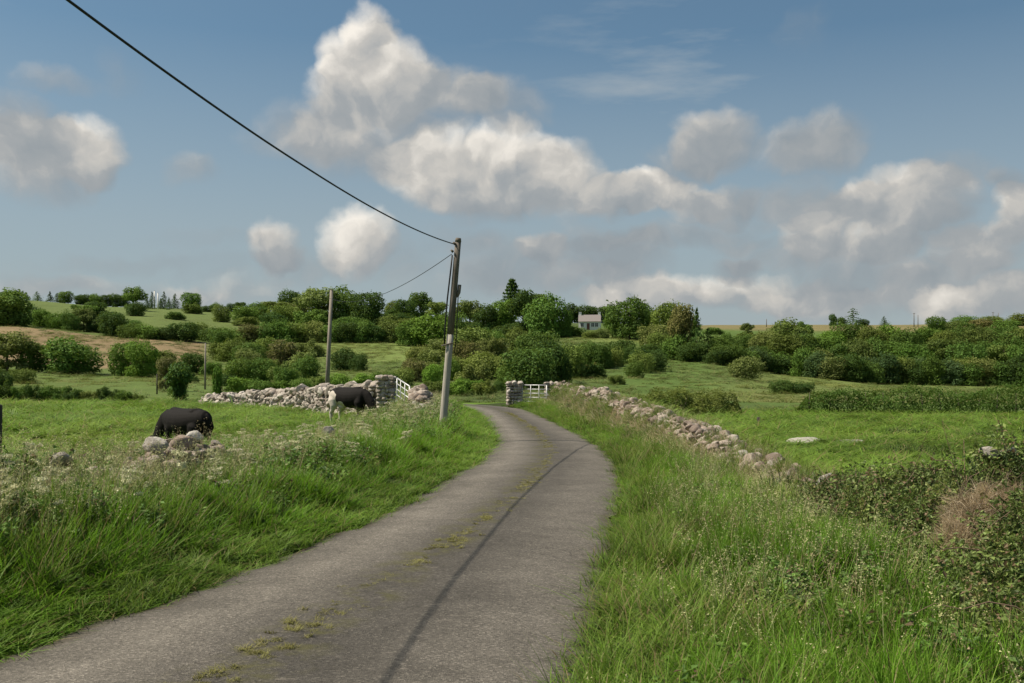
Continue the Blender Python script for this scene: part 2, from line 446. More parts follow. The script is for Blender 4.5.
gx = (RR * np.sin(AA)).ravel(); gy = (RR * np.cos(AA)).ravel(); gzv = ground_z(gx, gy)
i, j = np.meshgrid(np.arange(nr - 1), np.arange(na), indexing='ij'); jn = (j + 1) % na
q = np.stack([i * na + j, (i + 1) * na + j, (i + 1) * na + jn, i * na + jn], -1).reshape(-1, 4)
gv = np.stack([gx, gy, gzv], 1)
cen = np.array([[0, 0, gz(0, 0)]]); tri = np.stack([np.full(na, len(gv)), np.arange(na), (np.arange(na) + 1) % na], 1)
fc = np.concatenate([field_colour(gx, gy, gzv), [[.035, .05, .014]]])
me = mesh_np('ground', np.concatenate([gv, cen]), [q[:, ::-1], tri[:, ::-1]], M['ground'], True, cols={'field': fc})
tag(obj('ground', me), kind='structure')

# road ribbon, slightly cambered, ragged at the edges
ys = np.concatenate([np.arange(-25, 4, .5), np.arange(4, 40, .12), np.arange(40, 78, .3)])
nt_ = 25; tt = np.linspace(0, 1, nt_)
l_ = LX(ys) - .02 + .17 * fbm(ys * 1.7, ys * 0 + 3, 5); r_ = RX(ys) + .02 + .18 * fbm(ys * 1.7, ys * 0 + 9, 5)
X = l_[:, None] * (1 - tt) + r_[:, None] * tt; Y = np.repeat(ys[:, None], nt_, 1)
Z = .022 + .035 * (1 - (2 * tt - 1) ** 2)[None, :] + .012 * fbm(X * .7, Y * .7, 3)
Z = Z - .03 * (np.abs(2 * tt - 1) ** 6)[None, :] + np.zeros_like(X)
X += .0; vv = np.stack([X, Y, Z], -1).reshape(-1, 3)
i, j = np.meshgrid(np.arange(len(ys) - 1), np.arange(nt_ - 1), indexing='ij'); a = i * nt_ + j
q = np.stack([a, a + 1, a + nt_ + 1, a + nt_], -1).reshape(-1, 4)
me = mesh_np('road', vv, q, M['road'], True, attrs={'t': np.tile(tt, len(ys)), 's': np.repeat(ys, nt_)})
tag(obj('road', me), kind='structure')

# ------------------------------------------------------------------ trees (built once per kind, then copied)
def leaves(P, Nrm, size, rg, tri=False, elong=1.0, jit=.6):
    """one small bent face per point, facing roughly along Nrm"""
    n = len(P)
    nn = Nrm + jit * rg.normal(size=(n, 3)); nn /= np.linalg.norm(nn, axis=1)[:, None] + 1e-9
    a = rg.normal(size=(n, 3)); a -= (a * nn).sum(1)[:, None] * nn; a /= np.linalg.norm(a, axis=1)[:, None] + 1e-9
    b = np.cross(nn, a)
    s = size * rg.uniform(.55, 1.35, n)
    k = np.array([(-1, 0), (-.1, -.62), (1, .06), (.05, .62)])
    V = P[:, None, :] + s[:, None, None] * (elong * k[None, :, 0, None] * a[:, None, :] + k[None, :, 1, None] * b[:, None, :])
    V[:, 2] -= (.25 * s)[:, None] * nn
    V[:, 0] -= (.25 * s)[:, None] * nn
    return V.reshape(-1, 3), np.arange(n * 4).reshape(n, 4)

def lobes_crown(seed, lobes, n, size, floor=.02, vol=.25):
    rg = np.random.default_rng(seed)
    lob = np.array(lobes, float)       # cx cy cz rx ry rz
    w = (lob[:, 3] * lob[:, 5]); w /= w.sum()
    k = rg.choice(len(lob), n, p=w)
    dirv = rg.normal(size=(n, 3)); dirv /= np.linalg.norm(dirv, axis=1)[:, None]
    rad = np.where(rg.random(n) < vol, rg.uniform(.45, 1, n), rg.normal(1, .07, n))
    # twiggy unevenness: push whole patches in and out
    bump = .16 * np.sin(dirv[:, 0] * 5 + k) * np.sin(dirv[:, 1] * 6 + 2 * k) + .12 * np.sin(dirv[:, 2] * 9 + 3 * k)
    tw = np.sin(dirv[:, 0] * 13 + 5 * k) * np.sin(dirv[:, 1] * 11 + 3 * k) * np.sin(dirv[:, 2] * 12 + 7 * k)     # sprigs that stick out of the outline
    bump = bump + np.where(tw > .38, rg.uniform(0, .42, n), 0)
    P = lob[k, :3] + dirv * lob[k, 3:] * (rad * (1 + bump))[:, None]
    inside = np.zeros(n, bool)
    for m in range(len(lob)):
        qd = ((P - lob[m, :3]) / lob[m, 3:]); inside |= ((qd ** 2).sum(1) < .55) & (k != m)
    keep = (~inside | (rg.random(n) < .15)) & (P[:, 2] > floor)
    P, dirv = P[keep], dirv[keep]
    Nn = dirv + np.array([0, 0, .35])
    V, Q = leaves(P, Nn, size, rg)
    # each sub-branch carries its own shade of green, plus leaf to leaf scatter
    cl = rg.random(len(lob))[k[keep]] * .45 + rg.random(len(P)) * .55
    return V, Q, np.repeat(cl, 4)

def trunk_mesh(seed, name, h=.5, r=.035, limbs=5, spread=.3, top=.8):
    rg = np.random.default_rng(seed); mb = MB()
    mb.tube([(0, 0, -.04), (.01, 0, .1), (.02, .01, h * .6), (.0, .0, h), (.02, .02, top)], [r * 1.5, r, r * .85, r * .6, r * .2], 7)
    for k in range(limbs):
        th = 2 * math.pi * k / limbs + rg.uniform(-.4, .4); z0 = h * rg.uniform(.45, .95)
        e = np.array([math.cos(th) * spread * rg.uniform(.7, 1.2), math.sin(th) * spread * rg.uniform(.7, 1.2), z0 + rg.uniform(.15, .3)])
        s0 = np.array([0, 0, z0]); md = (s0 + e) / 2 + [0, 0, .04]
        mb.tube([s0, md, e], [r * .5, r * .35, r * .12], 5)
    return mb.mesh(name, M['bark'], True)

KIND = {}
def reg(kind, crowns, trunks): KIND[kind] = (crowns, trunks)

def mk_lobes(rg, n, rmin, rmax, zc, zspread, spread, flat=1.0):
    out = []
    for k in range(n):
        th = 2.39996 * k + rg.uniform(-.3, .3); rr = spread * math.sqrt((k + .5) / n)
        r = rg.uniform(rmin, rmax); z = zc + rg.uniform(-zspread, zspread) + (.12 * (1 - rr / max(spread, .01)))
        out.append((rr * math.cos(th), rr * math.sin(th), z, r, r, r * flat))
    return out
def crown_me(name, seed, lobes, n, size, **kw):
    V, Q, c = lobes_crown(seed, lobes, n, size, **kw)
    s = .5 / np.percentile(np.abs(V[:, :2]), 98); V[:, :2] *= s; V[:, 2] *= 1.0 / np.percentile(V[:, 2], 99.5)
    return mesh_np(name, V, Q, M['leaf'], False, attrs={'v': c})
cr = []; tr = []
for s in range(4):      # broad rounded deciduous tree, leafy nearly to the ground
    rg = random.Random(100 + s); L = mk_lobes(rg, 15, .13, .23, .55, .16, .36, .95) + mk_lobes(rg, 9, .13, .19, .22, .08, .36, .9) + mk_lobes(rg, 8, .10, .15, .08, .03, .36, .9)
    cr.append(crown_me('round_crown', s, L, 8600, .0275)); tr.append(trunk_mesh(s, 'trunk'))
reg('round', cr, tr)
cr = []; tr = []
for s in range(3):      # looser, taller tree with gaps under the crown
    rg = random.Random(140 + s); L = mk_lobes(rg, 14, .10, .19, .62, .22, .36, .9) + mk_lobes(rg, 6, .09, .15, .16, .08, .34, .9)
    cr.append(crown_me('loose_crown', 30 + s, L, 6200, .027, vol=.35)); tr.append(trunk_mesh(40 + s, 'trunk', .55, .03, 7, .3))
reg('loose', cr, tr)
cr = []; tr = []
for s in range(5):      # bush: a dome standing on the ground
    rg = random.Random(180 + s); L = mk_lobes(rg, 12, .15, .26, .42, .14, .36, 1.1) + mk_lobes(rg, 9, .14, .2, .10, .05, .40, .9)
    cr.append(crown_me('bush_crown', 60 + s, L, 7400, .029)); tr.append(trunk_mesh(70 + s, 'stem', .3, .03, 6, .3, .6))
reg('bush', cr, tr)
cr = []; tr = []
for s in range(4):      # scrub: low, ragged, see-through at the edges
    rg = random.Random(220 + s); L = mk_lobes(rg, 13, .09, .19, .38, .22, .42, 1.3) + mk_lobes(rg, 9, .10, .16, .08, .04, .42, .9)
    cr.append(crown_me('scrub_crown', 90 + s, L, 5800, .030, vol=.45)); tr.append(trunk_mesh(96 + s, 'stem', .3, .025, 8, .36, .6))
reg('scrub', cr, tr)
def conifer(seed, tiers, n, taper=1.0, droop=.05, ragged=.3, bare=.08):
    rg = np.random.default_rng(seed); P = []; Nn = []; c = []
    for k in range(tiers):
        z = bare + (1 - bare) * (k / tiers); r = .5 * (1 - (k / tiers) ** taper) + .02
        m = int(n * (r + .06) / tiers * 2.6); nb = max(4, int(5 + 6 * r))
        ba = rg.uniform(0, 6.28, nb)[rg.integers(0, nb, m)] + rg.normal(0, .22, m)
        rr = r * np.sqrt(rg.random(m)) * (1 + ragged * rg.normal(size=m) * .5)
        P.append(np.stack([rr * np.cos(ba), rr * np.sin(ba), z - droop * rr + rg.normal(0, .014, m)], 1))
        Nn.append(np.stack([np.cos(ba) * .6, np.sin(ba) * .6, np.ones(m) * .8], 1)); c.append(rg.random(m) * .6 + .2 * rg.random())
    P = np.concatenate(P); Nn = np.concatenate(Nn); c = np.concatenate(c)
    V, Q = leaves(P, Nn, .03, rg, elong=1.3); return mesh_np('conifer_crown', V, Q, M['leaf'], False, attrs={'v': np.repeat(c, 4)})
def mast(name, r=.02, h=1.0):
    mb = MB(); mb.tube([(0, 0, -.03), (0, 0, .4), (0, 0, h)], [r, r * .7, r * .15], 6); return mb.mesh(name, M['bark'], True)
reg('conifer', [conifer(300, 16, 1500), conifer(301, 13, 1300, 1.4, .1, .5)], [mast('trunk')])
reg('pine', [conifer(310, 8, 900, 2.2, .12, 1.0, .3), conifer(311, 7, 700, 1.6, .2, 1.1, .25)], [mast('trunk', .03)])
# tall spiky tree with whorled arms (the odd one out above the wood)
rg = np.random.default_rng(320); P = []; Nn = []
for k in range(11):
    z = .38 + .058 * k; r = .5 * (1 - (k / 11.5)) ** .8
    for bq in range(7):
        th = bq * .9 + k * .55; t = np.linspace(.15, 1, 26)
        P.append(np.stack([r * t * math.cos(th), r * t * math.sin(th), z + .10 * r * t ** 2 - .12 * t * r + rg.normal(0, .006, 26)], 1))
        Nn.append(np.tile([math.cos(th) * .3, math.sin(th) * .3, 1], (26, 1)))
V, Q = leaves(np.concatenate(P), np.concatenate(Nn), .032, rg, elong=1.6)
reg('spire', [mesh_np('spiky_crown', V, Q, M['leaf'], False, attrs={'v': np.repeat(rg.random(len(V) // 4), 4)})], [mast('trunk', .025)])
# ivy-wrapped trunk: dense narrow column, and one with a wide ivy head
L = [(0, 0, .1 + .1 * k, .38, .38, .12) for k in range(9)]
V, Q, c = lobes_crown(330, L, 2200, .06); reg('ivycolumn', [mesh_np('ivy_crown', V, Q, M['leaf'], False, attrs={'v': c})], [mast('trunk', .12, .9)])
L = [(0, 0, .08 + .07 * k, .17 + .012 * k, .17, .09) for k in range(6)] + [(.05, 0, .62, .36, .36, .16), (-.16, .1, .72, .3, .3, .2), (.16, -.1, .8, .3, .3, .18), (0, 0, .55, .28, .28, .14)]
V, Q, c = lobes_crown(331, L, 3200, .05, vol=.2); reg('ivyhead', [mesh_np('ivy_crown', V, Q, M['leaf'], False, attrs={'v': c})], [mast('trunk', .12, .7)])

TINT = {'bright': (.145, .262, .036), 'mid': (.112, .196, .036), 'dark': (.058, .112, .024), 'olive': (.160, .212, .046),
        'pale': (.205, .248, .070), 'brown': (.190, .172, .064), 'blue': (.088, .156, .054)}
WORD = {'bright': 'bright green', 'mid': 'mid green', 'dark': 'dark green', 'olive': 'olive green', 'pale': 'pale green', 'brown': 'brownish', 'blue': 'blue green'}
NAME = {'round': ('tree', 'rounded leafy tree'), 'loose': ('tree', 'loose-crowned tree'), 'bush': ('bush', 'rounded bush'), 'scrub': ('bush', 'ragged bush'),
        'conifer': ('conifer_tree', 'pointed conifer'), 'pine': ('pine_tree', 'ragged pine'), 'spire': ('conifer_tree', 'spiky conifer'),
        'ivycolumn': ('ivy_clad_tree', 'ivy column'), 'ivyhead': ('ivy_clad_tree', 'ivy-clad tree')}
ORD = 'first second third fourth fifth sixth seventh eighth ninth tenth eleventh twelfth thirteenth fourteenth fifteenth sixteenth seventeenth eighteenth'.split()
ROWS = []     # (u, base row, height px, width px, kind, tint, group, label or None)
def T(grp, *items):
    for it in items: ROWS.append((*it[:6], grp, it[6] if len(it) > 6 else None))

g = 'bushes at the foot of the olive pasture'
T(g, (2, 403, 20, 24, 'scrub', 'dark'), (20, 403, 15, 20, 'scrub', 'mid'), (38, 403, 17, 22, 'scrub', 'dark'), (55, 403, 16, 22, 'scrub', 'mid'),
  (72, 403, 15, 20, 'scrub', 'dark'), (90, 403, 11, 20, 'scrub', 'olive'), (108, 403, 15, 20, 'scrub', 'dark'), (124, 403, 12, 22, 'scrub', 'mid'), (136, 403, 9, 14, 'scrub', 'olive'))
g = 'trees below the brown strip of ground'
T(g, (8, 372, 36, 44, 'loose', 'pale', 'pale loose-crowned tree below the brown strip at the left edge'), (33, 372, 26, 28, 'round', 'mid', 'small mid-green tree between the pale tree and the big dark dome'),
  (1, 388, 18, 24, 'bush', 'dark', 'low dark bush at the left edge under the pale tree'), (22, 384, 14, 24, 'bush', 'olive', 'low olive bush in front of the pale tree'),
  (70, 374, 33, 52, 'round', 'mid', 'big dark dome-shaped tree alone below the brown strip'),
  (125, 376, 31, 32, 'round', 'mid', 'leftmost of the three joined trees below the brown strip'), (143, 377, 33, 32, 'round', 'bright', 'tallest, middle one of the three joined trees below the brown strip'),
  (161, 375, 23, 26, 'loose', 'olive', 'low olive tree right of the three joined trees'), (193, 374, 20, 22, 'round', 'dark', 'dark tree behind the ivy-clad trunk'), (166, 392, 32, 18, 'loose', 'brown', 'thin brownish tree touching the ivy-clad trunk'))
T('', (179, 404, 42, 32, 'ivyhead', 'dark', 'dark ivy-clad tree with a wide head and narrow foot at the field edge'), (217, 397, 29, 11, 'ivycolumn', 'bright', 'narrow bright green ivy column right of the thin grey pole'))
g = 'left hillside wood above the brown strip'
T(g, (8, 326, 33, 44, 'round', 'mid', 'big tree of the wood at the left edge above the brown strip'), (-14, 326, 32, 40, 'round', 'olive'), (26, 324, 17, 24, 'bush', 'blue', 'blue-green bush in front of the wood at the left edge'),
  (42, 327, 16, 20, 'bush', 'bright'), (57, 329, 15, 22, 'bush', 'bright'), (71, 331, 19, 20, 'bush', 'mid'), (84, 332, 22, 20, 'loose', 'pale'), (97, 333, 16, 24, 'bush', 'dark'),
  (114, 336, 23, 26, 'round', 'dark'), (132, 338, 14, 24, 'bush', 'mid'), (150, 339, 14, 26, 'bush', 'mid'), (166, 340, 12, 22, 'bush', 'dark'), (183, 341, 17, 30, 'round', 'dark'), (198, 340, 16, 20, 'bush', 'olive'), (214, 342, 14, 24, 'bush', 'mid'), (233, 343, 14, 28, 'bush', 'mid'))
g = 'small trees along the left skyline'
sk = [(4, 301, 9, 14), (14, 301, 10, 14), (26, 301, 9, 10), (37, 301, 10, 10), (50, 302, 11, 9), (57, 302, 10, 9), (65, 303, 11, 13), (80, 304, 9, 12), (87, 304, 10, 12), (96, 305, 11, 14), (106, 306, 11, 12), (116, 306, 12, 12)]
for k, (u, v, h, w) in enumerate(sk): T(g, (u, v, h, w, 'conifer' if k in (2, 3, 4, 5) else 'round', 'dark' if k % 3 else 'mid'))
g = 'left skyline trees around the white masts'
T(g, (96, 316, 13, 20, 'round', 'dark', 'dark round tree on the left hill below the skyline'), (125, 307, 13, 10, 'round', 'dark'), (134, 311, 22, 20, 'loose', 'mid', 'tallest loose-crowned tree on the left skyline'), (136, 316, 13, 19, 'bush', 'dark', 'dark bush below the tallest tree of the left skyline'),
  (147, 309, 14, 7, 'conifer', 'dark'), (152, 309, 18, 9, 'conifer', 'dark'), (160.5, 309, 11, 8, 'conifer', 'dark'), (164, 309, 18, 10, 'conifer', 'dark'), (169, 310, 13, 8, 'conifer', 'dark'), (175, 309, 16, 11, 'conifer', 'dark'),
  (192, 310, 16, 18, 'round', 'mid', 'round green tree right of the conifers on the left skyline'), (206, 312, 6, 12, 'bush', 'dark'), (214, 312, 9, 10, 'bush', 'mid'), (222, 322, 16, 19, 'bush', 'olive', 'olive bush on the left hill below the skyline'),
  (232, 312, 8, 12, 'bush', 'dark'), (240, 313, 10, 10, 'loose', 'dark'), (246, 324, 16, 24, 'round', 'mid'))
g = 'skyline trees behind the middle pole'
T(g, (255, 321, 17, 24, 'round', 'mid', 'round tree at the left end of the skyline wood behind the middle pole'), (275, 318, 15, 26, 'loose', 'olive', 'low olive tree beside the dome-shaped skyline tree'), (291, 317, 24, 28, 'round', 'dark', 'dark dome-shaped skyline tree left of the middle pole'),
  (318, 324, 33, 38, 'loose', 'pale', 'large pale tree behind the top of the middle pole'), (345, 324, 34, 34, 'round', 'mid', 'tall green tree just right of the middle pole'), (367, 326, 31, 32, 'round', 'dark', 'dark tree at the right end of the clump behind the middle pole'),
  (392, 320, 18, 16, 'bush', 'olive', 'small olive bush in the gap right of the big clump'))
g = 'hedgerow above the pale strip of field'
xs = [252, 268, 284, 300, 316, 331, 346, 361, 376, 391, 406]; tn = ['brown', 'mid', 'mid', 'olive', 'pale', 'mid', 'dark', 'mid', 'dark', 'olive', 'mid']
for k, u in enumerate(xs): T(g, (u, 343, 17 + (k * 7) % 5, 25, 'bush' if k % 3 else 'round', tn[k]))
g = 'scrub thicket on the slope behind the wall'
T(g, (232, 362, 22, 28, 'bush', 'olive'), (222, 352, 22, 24, 'bush', 'mid'), (250, 368, 24, 30, 'bush', 'mid'), (268, 362, 22, 30, 'bush', 'olive'), (284, 366, 24, 34, 'scrub', 'brown'), (240, 382, 22, 30, 'bush', 'mid'), (262, 382, 22, 30, 'bush', 'mid'), (286, 384, 20, 30, 'scrub', 'olive'), (306, 380, 22, 30, 'bush', 'mid'))
g = 'bushes close behind the left stone wall'
T(g, (238, 397, 18, 26, 'scrub', 'bright'), (258, 397, 16, 28, 'bush', 'mid'), (278, 396, 14, 26, 'scrub', 'bright'), (299, 395, 16, 28, 'bush', 'mid'), (318, 393, 15, 26, 'scrub', 'olive'), (340, 391, 16, 28, 'bush', 'bright'), (362, 390, 15, 28, 'scrub', 'bright'), (384, 388, 15, 26, 'bush', 'mid'), (402, 386, 18, 24, 'bush', 'olive'))
T('', (344, 371, 21, 24, 'round', 'dark', 'larger of two dark bushes on the pale field right of the middle pole'), (359, 372, 17, 18, 'bush', 'dark', 'smaller of two dark bushes on the pale field right of the middle pole'))
g = 'trees around the leaning pole'
T(g, (405, 326, 24, 20, 'round', 'dark'), (421, 322, 27, 24, 'loose', 'mid'), (436, 326, 22, 20, 'loose', 'olive'), (428, 346, 29, 46, 'round', 'bright', 'broad bright green tree low left of the leaning pole top'), (409, 346, 22, 24, 'bush', 'mid'), (450, 345, 30, 28, 'round', 'mid'),
  (470, 332, 29, 30, 'loose', 'pale', 'pale scraggly-topped tree right of the leaning pole'), (486, 336, 28, 26, 'round', 'dark', 'dark tree between the pale tree and the spiky conifer'))
g = 'skyline wood between leaning pole and cottage'
T(g, (503, 335, 32, 26, 'round', 'bright', 'bright green tree under the spiky conifer'), (526, 336, 42, 32, 'loose', 'dark', 'tall dark tree right of the spiky conifer'), (545, 338, 40, 38, 'round', 'mid', 'broad green tree left of the white cottage'), (563, 337, 26, 18, 'bush', 'mid'), (535, 322, 26, 24, 'loose', 'mid'))
T('', (512, 332, 54, 30, 'spire', 'dark', 'spiky conifer standing tallest above the skyline wood'))
g = 'bushes in the hollow behind the road bend'
T(g, (470, 357, 26, 44, 'bush', 'olive'), (492, 352, 20, 26, 'bush', 'mid'), (519, 354, 24, 26, 'bush', 'olive'), (537, 368, 34, 38, 'round', 'mid'), (465, 368, 25, 28, 'bush', 'brown'), (487, 381, 27, 44, 'bush', 'olive', 'round olive-brown bush above the road bend'),
  (530, 389, 38, 46, 'round', 'mid', 'large green tree behind the pillar of the right-hand gate'), (552, 384, 40, 34, 'round', 'dark', 'dark tree behind the right-hand gate'), (511, 388, 24, 26, 'bush', 'mid'), (432, 383, 18, 19, 'bush', 'bright', 'small bright green bush left of the leaning pole foot'), (414, 382, 22, 24, 'scrub', 'brown'), (449, 380, 20, 24, 'bush', 'mid'))
g = 'low brush beside the road bend'
T(g, (455, 396, 16, 26, 'scrub', 'bright'), (470, 395, 15, 24, 'scrub', 'bright'), (485, 396, 15, 24, 'scrub', 'olive'), (499, 394, 13, 13, 'bush', 'dark'), (436, 396, 14, 22, 'scrub', 'olive'), (517, 389, 12, 16, 'bush', 'olive'), (540, 389, 11, 20, 'bush', 'olive'))
g = 'trees around the white cottage'
T(g, (572, 322, 18, 17, 'round', 'dark', 'dark tree left of the cottage on the skyline'), (588, 318, 16, 28, 'round', 'dark', 'dark tree directly behind the cottage roof'), (611, 334, 22, 14, 'round', 'bright', 'bright tree at the right gable of the cottage'), (630, 339, 38, 38, 'round', 'mid', 'big dome-shaped tree right of the cottage'),
  (608, 320, 16, 18, 'round', 'dark', 'dark tree behind the right gable of the cottage'), (563, 336, 14, 20, 'bush', 'bright'), (575, 336, 9, 20, 'bush', 'mid'), (590, 338, 6, 18, 'bush', 'olive'), (602, 338, 9, 16, 'bush', 'pale'))
g = 'dark clump right of the cottage'
T(g, (648, 332, 25, 20, 'round', 'mid'), (667, 342, 36, 34, 'round', 'olive'), (684, 360, 50, 28, 'loose', 'brown', 'greyish-brown thin tree beside the dark conifers'), (697, 361, 54, 24, 'conifer', 'dark', 'tallest dark conifer at the right end of the clump'), (708, 361, 34, 20, 'conifer', 'dark', 'shorter dark conifer at the foot of the clump'),
  (655, 346, 20, 32, 'bush', 'pale'), (675, 360, 26, 28, 'bush', 'mid'), (660, 352, 18, 26, 'bush', 'olive'), (692, 362, 18, 30, 'round', 'dark'))
g = 'bushes on the slope below the cottage'
T(g, (570, 378, 32, 32, 'bush', 'olive'), (584, 368, 24, 26, 'bush', 'mid'), (599, 369, 24, 22, 'bush', 'mid'), (613, 367, 18, 22, 'bush', 'olive'), (629, 364, 17, 18, 'bush', 'dark'), (640, 373, 21, 24, 'bush', 'olive'), (655, 372, 19, 22, 'bush', 'dark'), (645, 364, 12, 16, 'bush', 'mid'), (560, 384, 30, 26, 'bush', 'dark'), (592, 376, 12, 16, 'scrub', 'brown'), (617, 384, 9, 16, 'scrub', 'olive'))
g = 'front row of the right hillside wood'
xs = [718, 730, 743, 757, 772, 788, 804, 818, 834, 850, 867, 884, 900, 917, 934, 950, 967, 984, 1000, 1016, 1034]
bs = np.interp(xs, [700, 740, 780, 830, 870, 1040], [363, 368, 374, 380, 384, 387]); tn = ['dark', 'mid', 'mid', 'blue', 'mid', 'dark', 'mid', 'blue', 'pale', 'dark', 'mid', 'blue', 'olive', 'dark', 'mid', 'blue', 'mid', 'pale', 'mid', 'dark', 'mid']
for k, u in enumerate(xs): T(g, (u, bs[k], 15 + (k * 5) % 8 + (6 if k > 5 else 0), 26 + (k * 3) % 7, 'round' if k % 2 else 'bush', tn[k]))
g = 'middle row of the right hillside wood'
xs = [764, 785, 803, 824, 842, 860, 878, 897, 914, 930, 948, 966, 985, 1004, 1024]
tn = ['pale', 'olive', 'mid', 'bright', 'mid', 'olive', 'mid', 'mid', 'bright', 'mid', 'olive', 'mid', 'mid', 'olive', 'mid']
for k, u in enumerate(xs): T(g, (u, (358, 366, 362, 366, 370)[min(k, 4)] + (k % 3) * 2, 24 + (k * 7) % 9, 30 + k % 6, ('round', 'loose', 'bush')[k % 3], tn[k]))
g = 'back row of the right hillside wood'
xs = [828, 850, 872, 890, 908, 925, 944, 962, 980, 998, 1016, 1034]; tn = ['bright', 'mid', 'olive', 'bright', 'mid', 'bright', 'olive', 'mid', 'olive', 'mid', 'olive', 'mid']
for k, u in enumerate(xs): T(g, (u, 354 - k % 2 * 3, 21 + (k * 5) % 6, 30, ('bush', 'round')[k % 2], tn[k]))
T('', (788, 352, 30, 40, 'round', 'olive', 'tallest olive-green tree of the right-hand wood breaking the skyline'), (804, 348, 24, 17, 'loose', 'mid', 'slim tree at the right side of the tallest olive tree'))
g = 'small trees on the bare right hillside'
T(g, (725, 347, 13, 12, 'bush', 'mid'), (742, 349, 15, 24, 'bush', 'mid'), (758, 348, 13, 18, 'bush', 'olive'), (748, 335, 11, 12, 'loose', 'olive'), (716, 352, 10, 18, 'scrub', 'olive'))
g = 'wind-bent trees on the bare hilltop'
T(g, (833, 326, 11, 8, 'round', 'dark', 'round-headed dark tree at the left end of the hilltop clump'), (842, 326, 8, 10, 'bush', 'dark', 'low dark bush in the middle of the hilltop clump'), (853, 326, 19, 15, 'pine', 'dark', 'tallest pine of the hilltop clump'), (863, 326, 6, 12, 'bush', 'dark', 'lowest bush at the right end of the hilltop clump'),
  (884, 326, 10, 9, 'conifer', 'dark', 'tiny lone conifer on the bare hilltop'), (936, 334, 16, 18, 'round', 'mid', 'round green tree at the right end of the bare hilltop'))
g = 'hilltop scrub at the right edge'
for k, u in enumerate([950, 964, 978, 992, 1006, 1020]): T(g, (u, 331 - (k % 2) * 5, 9 + k % 3, 24, 'bush', ('olive', 'mid', 'brown', 'olive', 'mid', 'olive')[k]))
for k, u in enumerate([946, 962, 980, 998, 1014, 1032]): T('scrub below the hilltop at the right edge', (u, 341 - k % 2 * 3, 10, 28, 'scrub', ('olive', 'brown', 'olive', 'mid', 'olive', 'mid')[k]))
T('', (783, 394, 13, 26, 'bush', 'dark', 'left one of two dark low bushes in the pale pasture'), (801, 394, 11, 24, 'bush', 'dark', 'right one of two dark low bushes in the pale pasture'))

def fill(grp, n, u0, u1, v0, v1, hp, wp, kinds, tints, seed):
    r_ = random.Random(seed)
    for k in range(n):
        u = u0 + (u1 - u0) * (k + r_.random()) / n; v = v0 + (v1 - v0) * ((k * .618 + .25 * r_.random()) % 1)
        T(grp, (u, v, hp * r_.uniform(.75, 1.25), wp * r_.uniform(.8, 1.25), r_.choice(kinds), r_.choice(tints)))
fill('scrub thicket on the slope behind the wall', 9, 222, 312, 352, 392, 17, 26, ('bush', 'scrub'), ('mid', 'olive', 'pale'), 1)
fill('bushes in the hollow behind the road bend', 10, 408, 505, 352, 390, 18, 28, ('bush', 'scrub'), ('mid', 'olive', 'pale', 'pale'), 2)
fill('undergrowth below the skyline wood', 9, 395, 560, 325, 342, 14, 28, ('bush', 'scrub'), ('mid', 'olive', 'dark'), 3)
fill('undergrowth of the right hillside wood', 15, 715, 1040, 352, 384, 18, 28, ('bush', 'round', 'scrub'), ('mid', 'olive', 'blue', 'dark', 'pale'), 4)
fill('scattered gorse on the left hillside', 5, 60, 262, 312, 335, 9, 20, ('scrub', 'bush'), ('olive', 'mid', 'brown'), 5)
fill('undergrowth of the skyline trees by the pole', 12, 250, 420, 318, 332, 13, 26, ('bush', 'scrub'), ('mid', 'olive', 'dark', 'pale'), 6)
fill('brush behind the left pasture', 5, 150, 235, 372, 402, 12, 22, ('scrub', 'bush'), ('mid', 'olive', 'dark'), 7)
fill('bushes on the slope below the cottage', 9, 556, 660, 352, 382, 15, 24, ('bush', 'scrub'), ('mid', 'olive', 'dark'), 8)
fill('scattered bushes on the bare right hillside', 4, 705, 780, 332, 356, 8, 16, ('scrub', 'bush'), ('olive', 'mid'), 9)

def make_tree(i, u, v, hp, wp, kind, tint, label, group):
    x, d, z = at(u, v)
    crs, trs = KIND[kind]; nm, word = NAME[kind]
    root = empty(nm, (x, d, z - .05), rnd.uniform(0, 6.28))
    gf = 1.03 if kind in ('bush', 'scrub', 'round', 'loose') else 1.0
    w = wp * gf * d / F; h = hp * (1.08 if gf > 1 else 1) * d / F
    root.scale = (w, w, h)
    c = obj('crown', crs[i % len(crs)], root); t = obj('trunk' if nm != 'bush' else 'stem', trs[i % len(trs)], root)
    k = rnd.uniform(.76, 1.2); tc = TINT[tint]
    if 'right hillside wood' in (group or ''): k *= .80
    c.color = (tc[0] * k * rnd.uniform(.93, 1.08), tc[1] * k, tc[2] * k * rnd.uniform(.9, 1.1), 1)
    tag(root, label, 'bush' if nm == 'bush' else 'tree', group or None)
    return root
from collections import defaultdict
byg = defaultdict(list)
for r in ROWS: byg[r[6]].append(r)
ti = 0
BIG = lambda u: 0
for gname, rows in byg.items():
    rows = sorted(rows, key=lambda r: r[0])
    unl = [r for r in rows if not r[7]]
    cnt = defaultdict(list)
    for r in unl: cnt[(r[5], NAME[r[4]][1])].append(r)
    for r in rows:
        lab = r[7]
        if not lab:
            key = (r[5], NAME[r[4]][1]); same = cnt[key]; base = f"{WORD[r[5]]} {NAME[r[4]][1]}"
            lab = f"{base}, {gname}" if len(same) == 1 else f"{ORD[same.index(r)]} {base} from left, {gname}"
        make_tree(ti, *r[:6], lab, gname); ti += 1

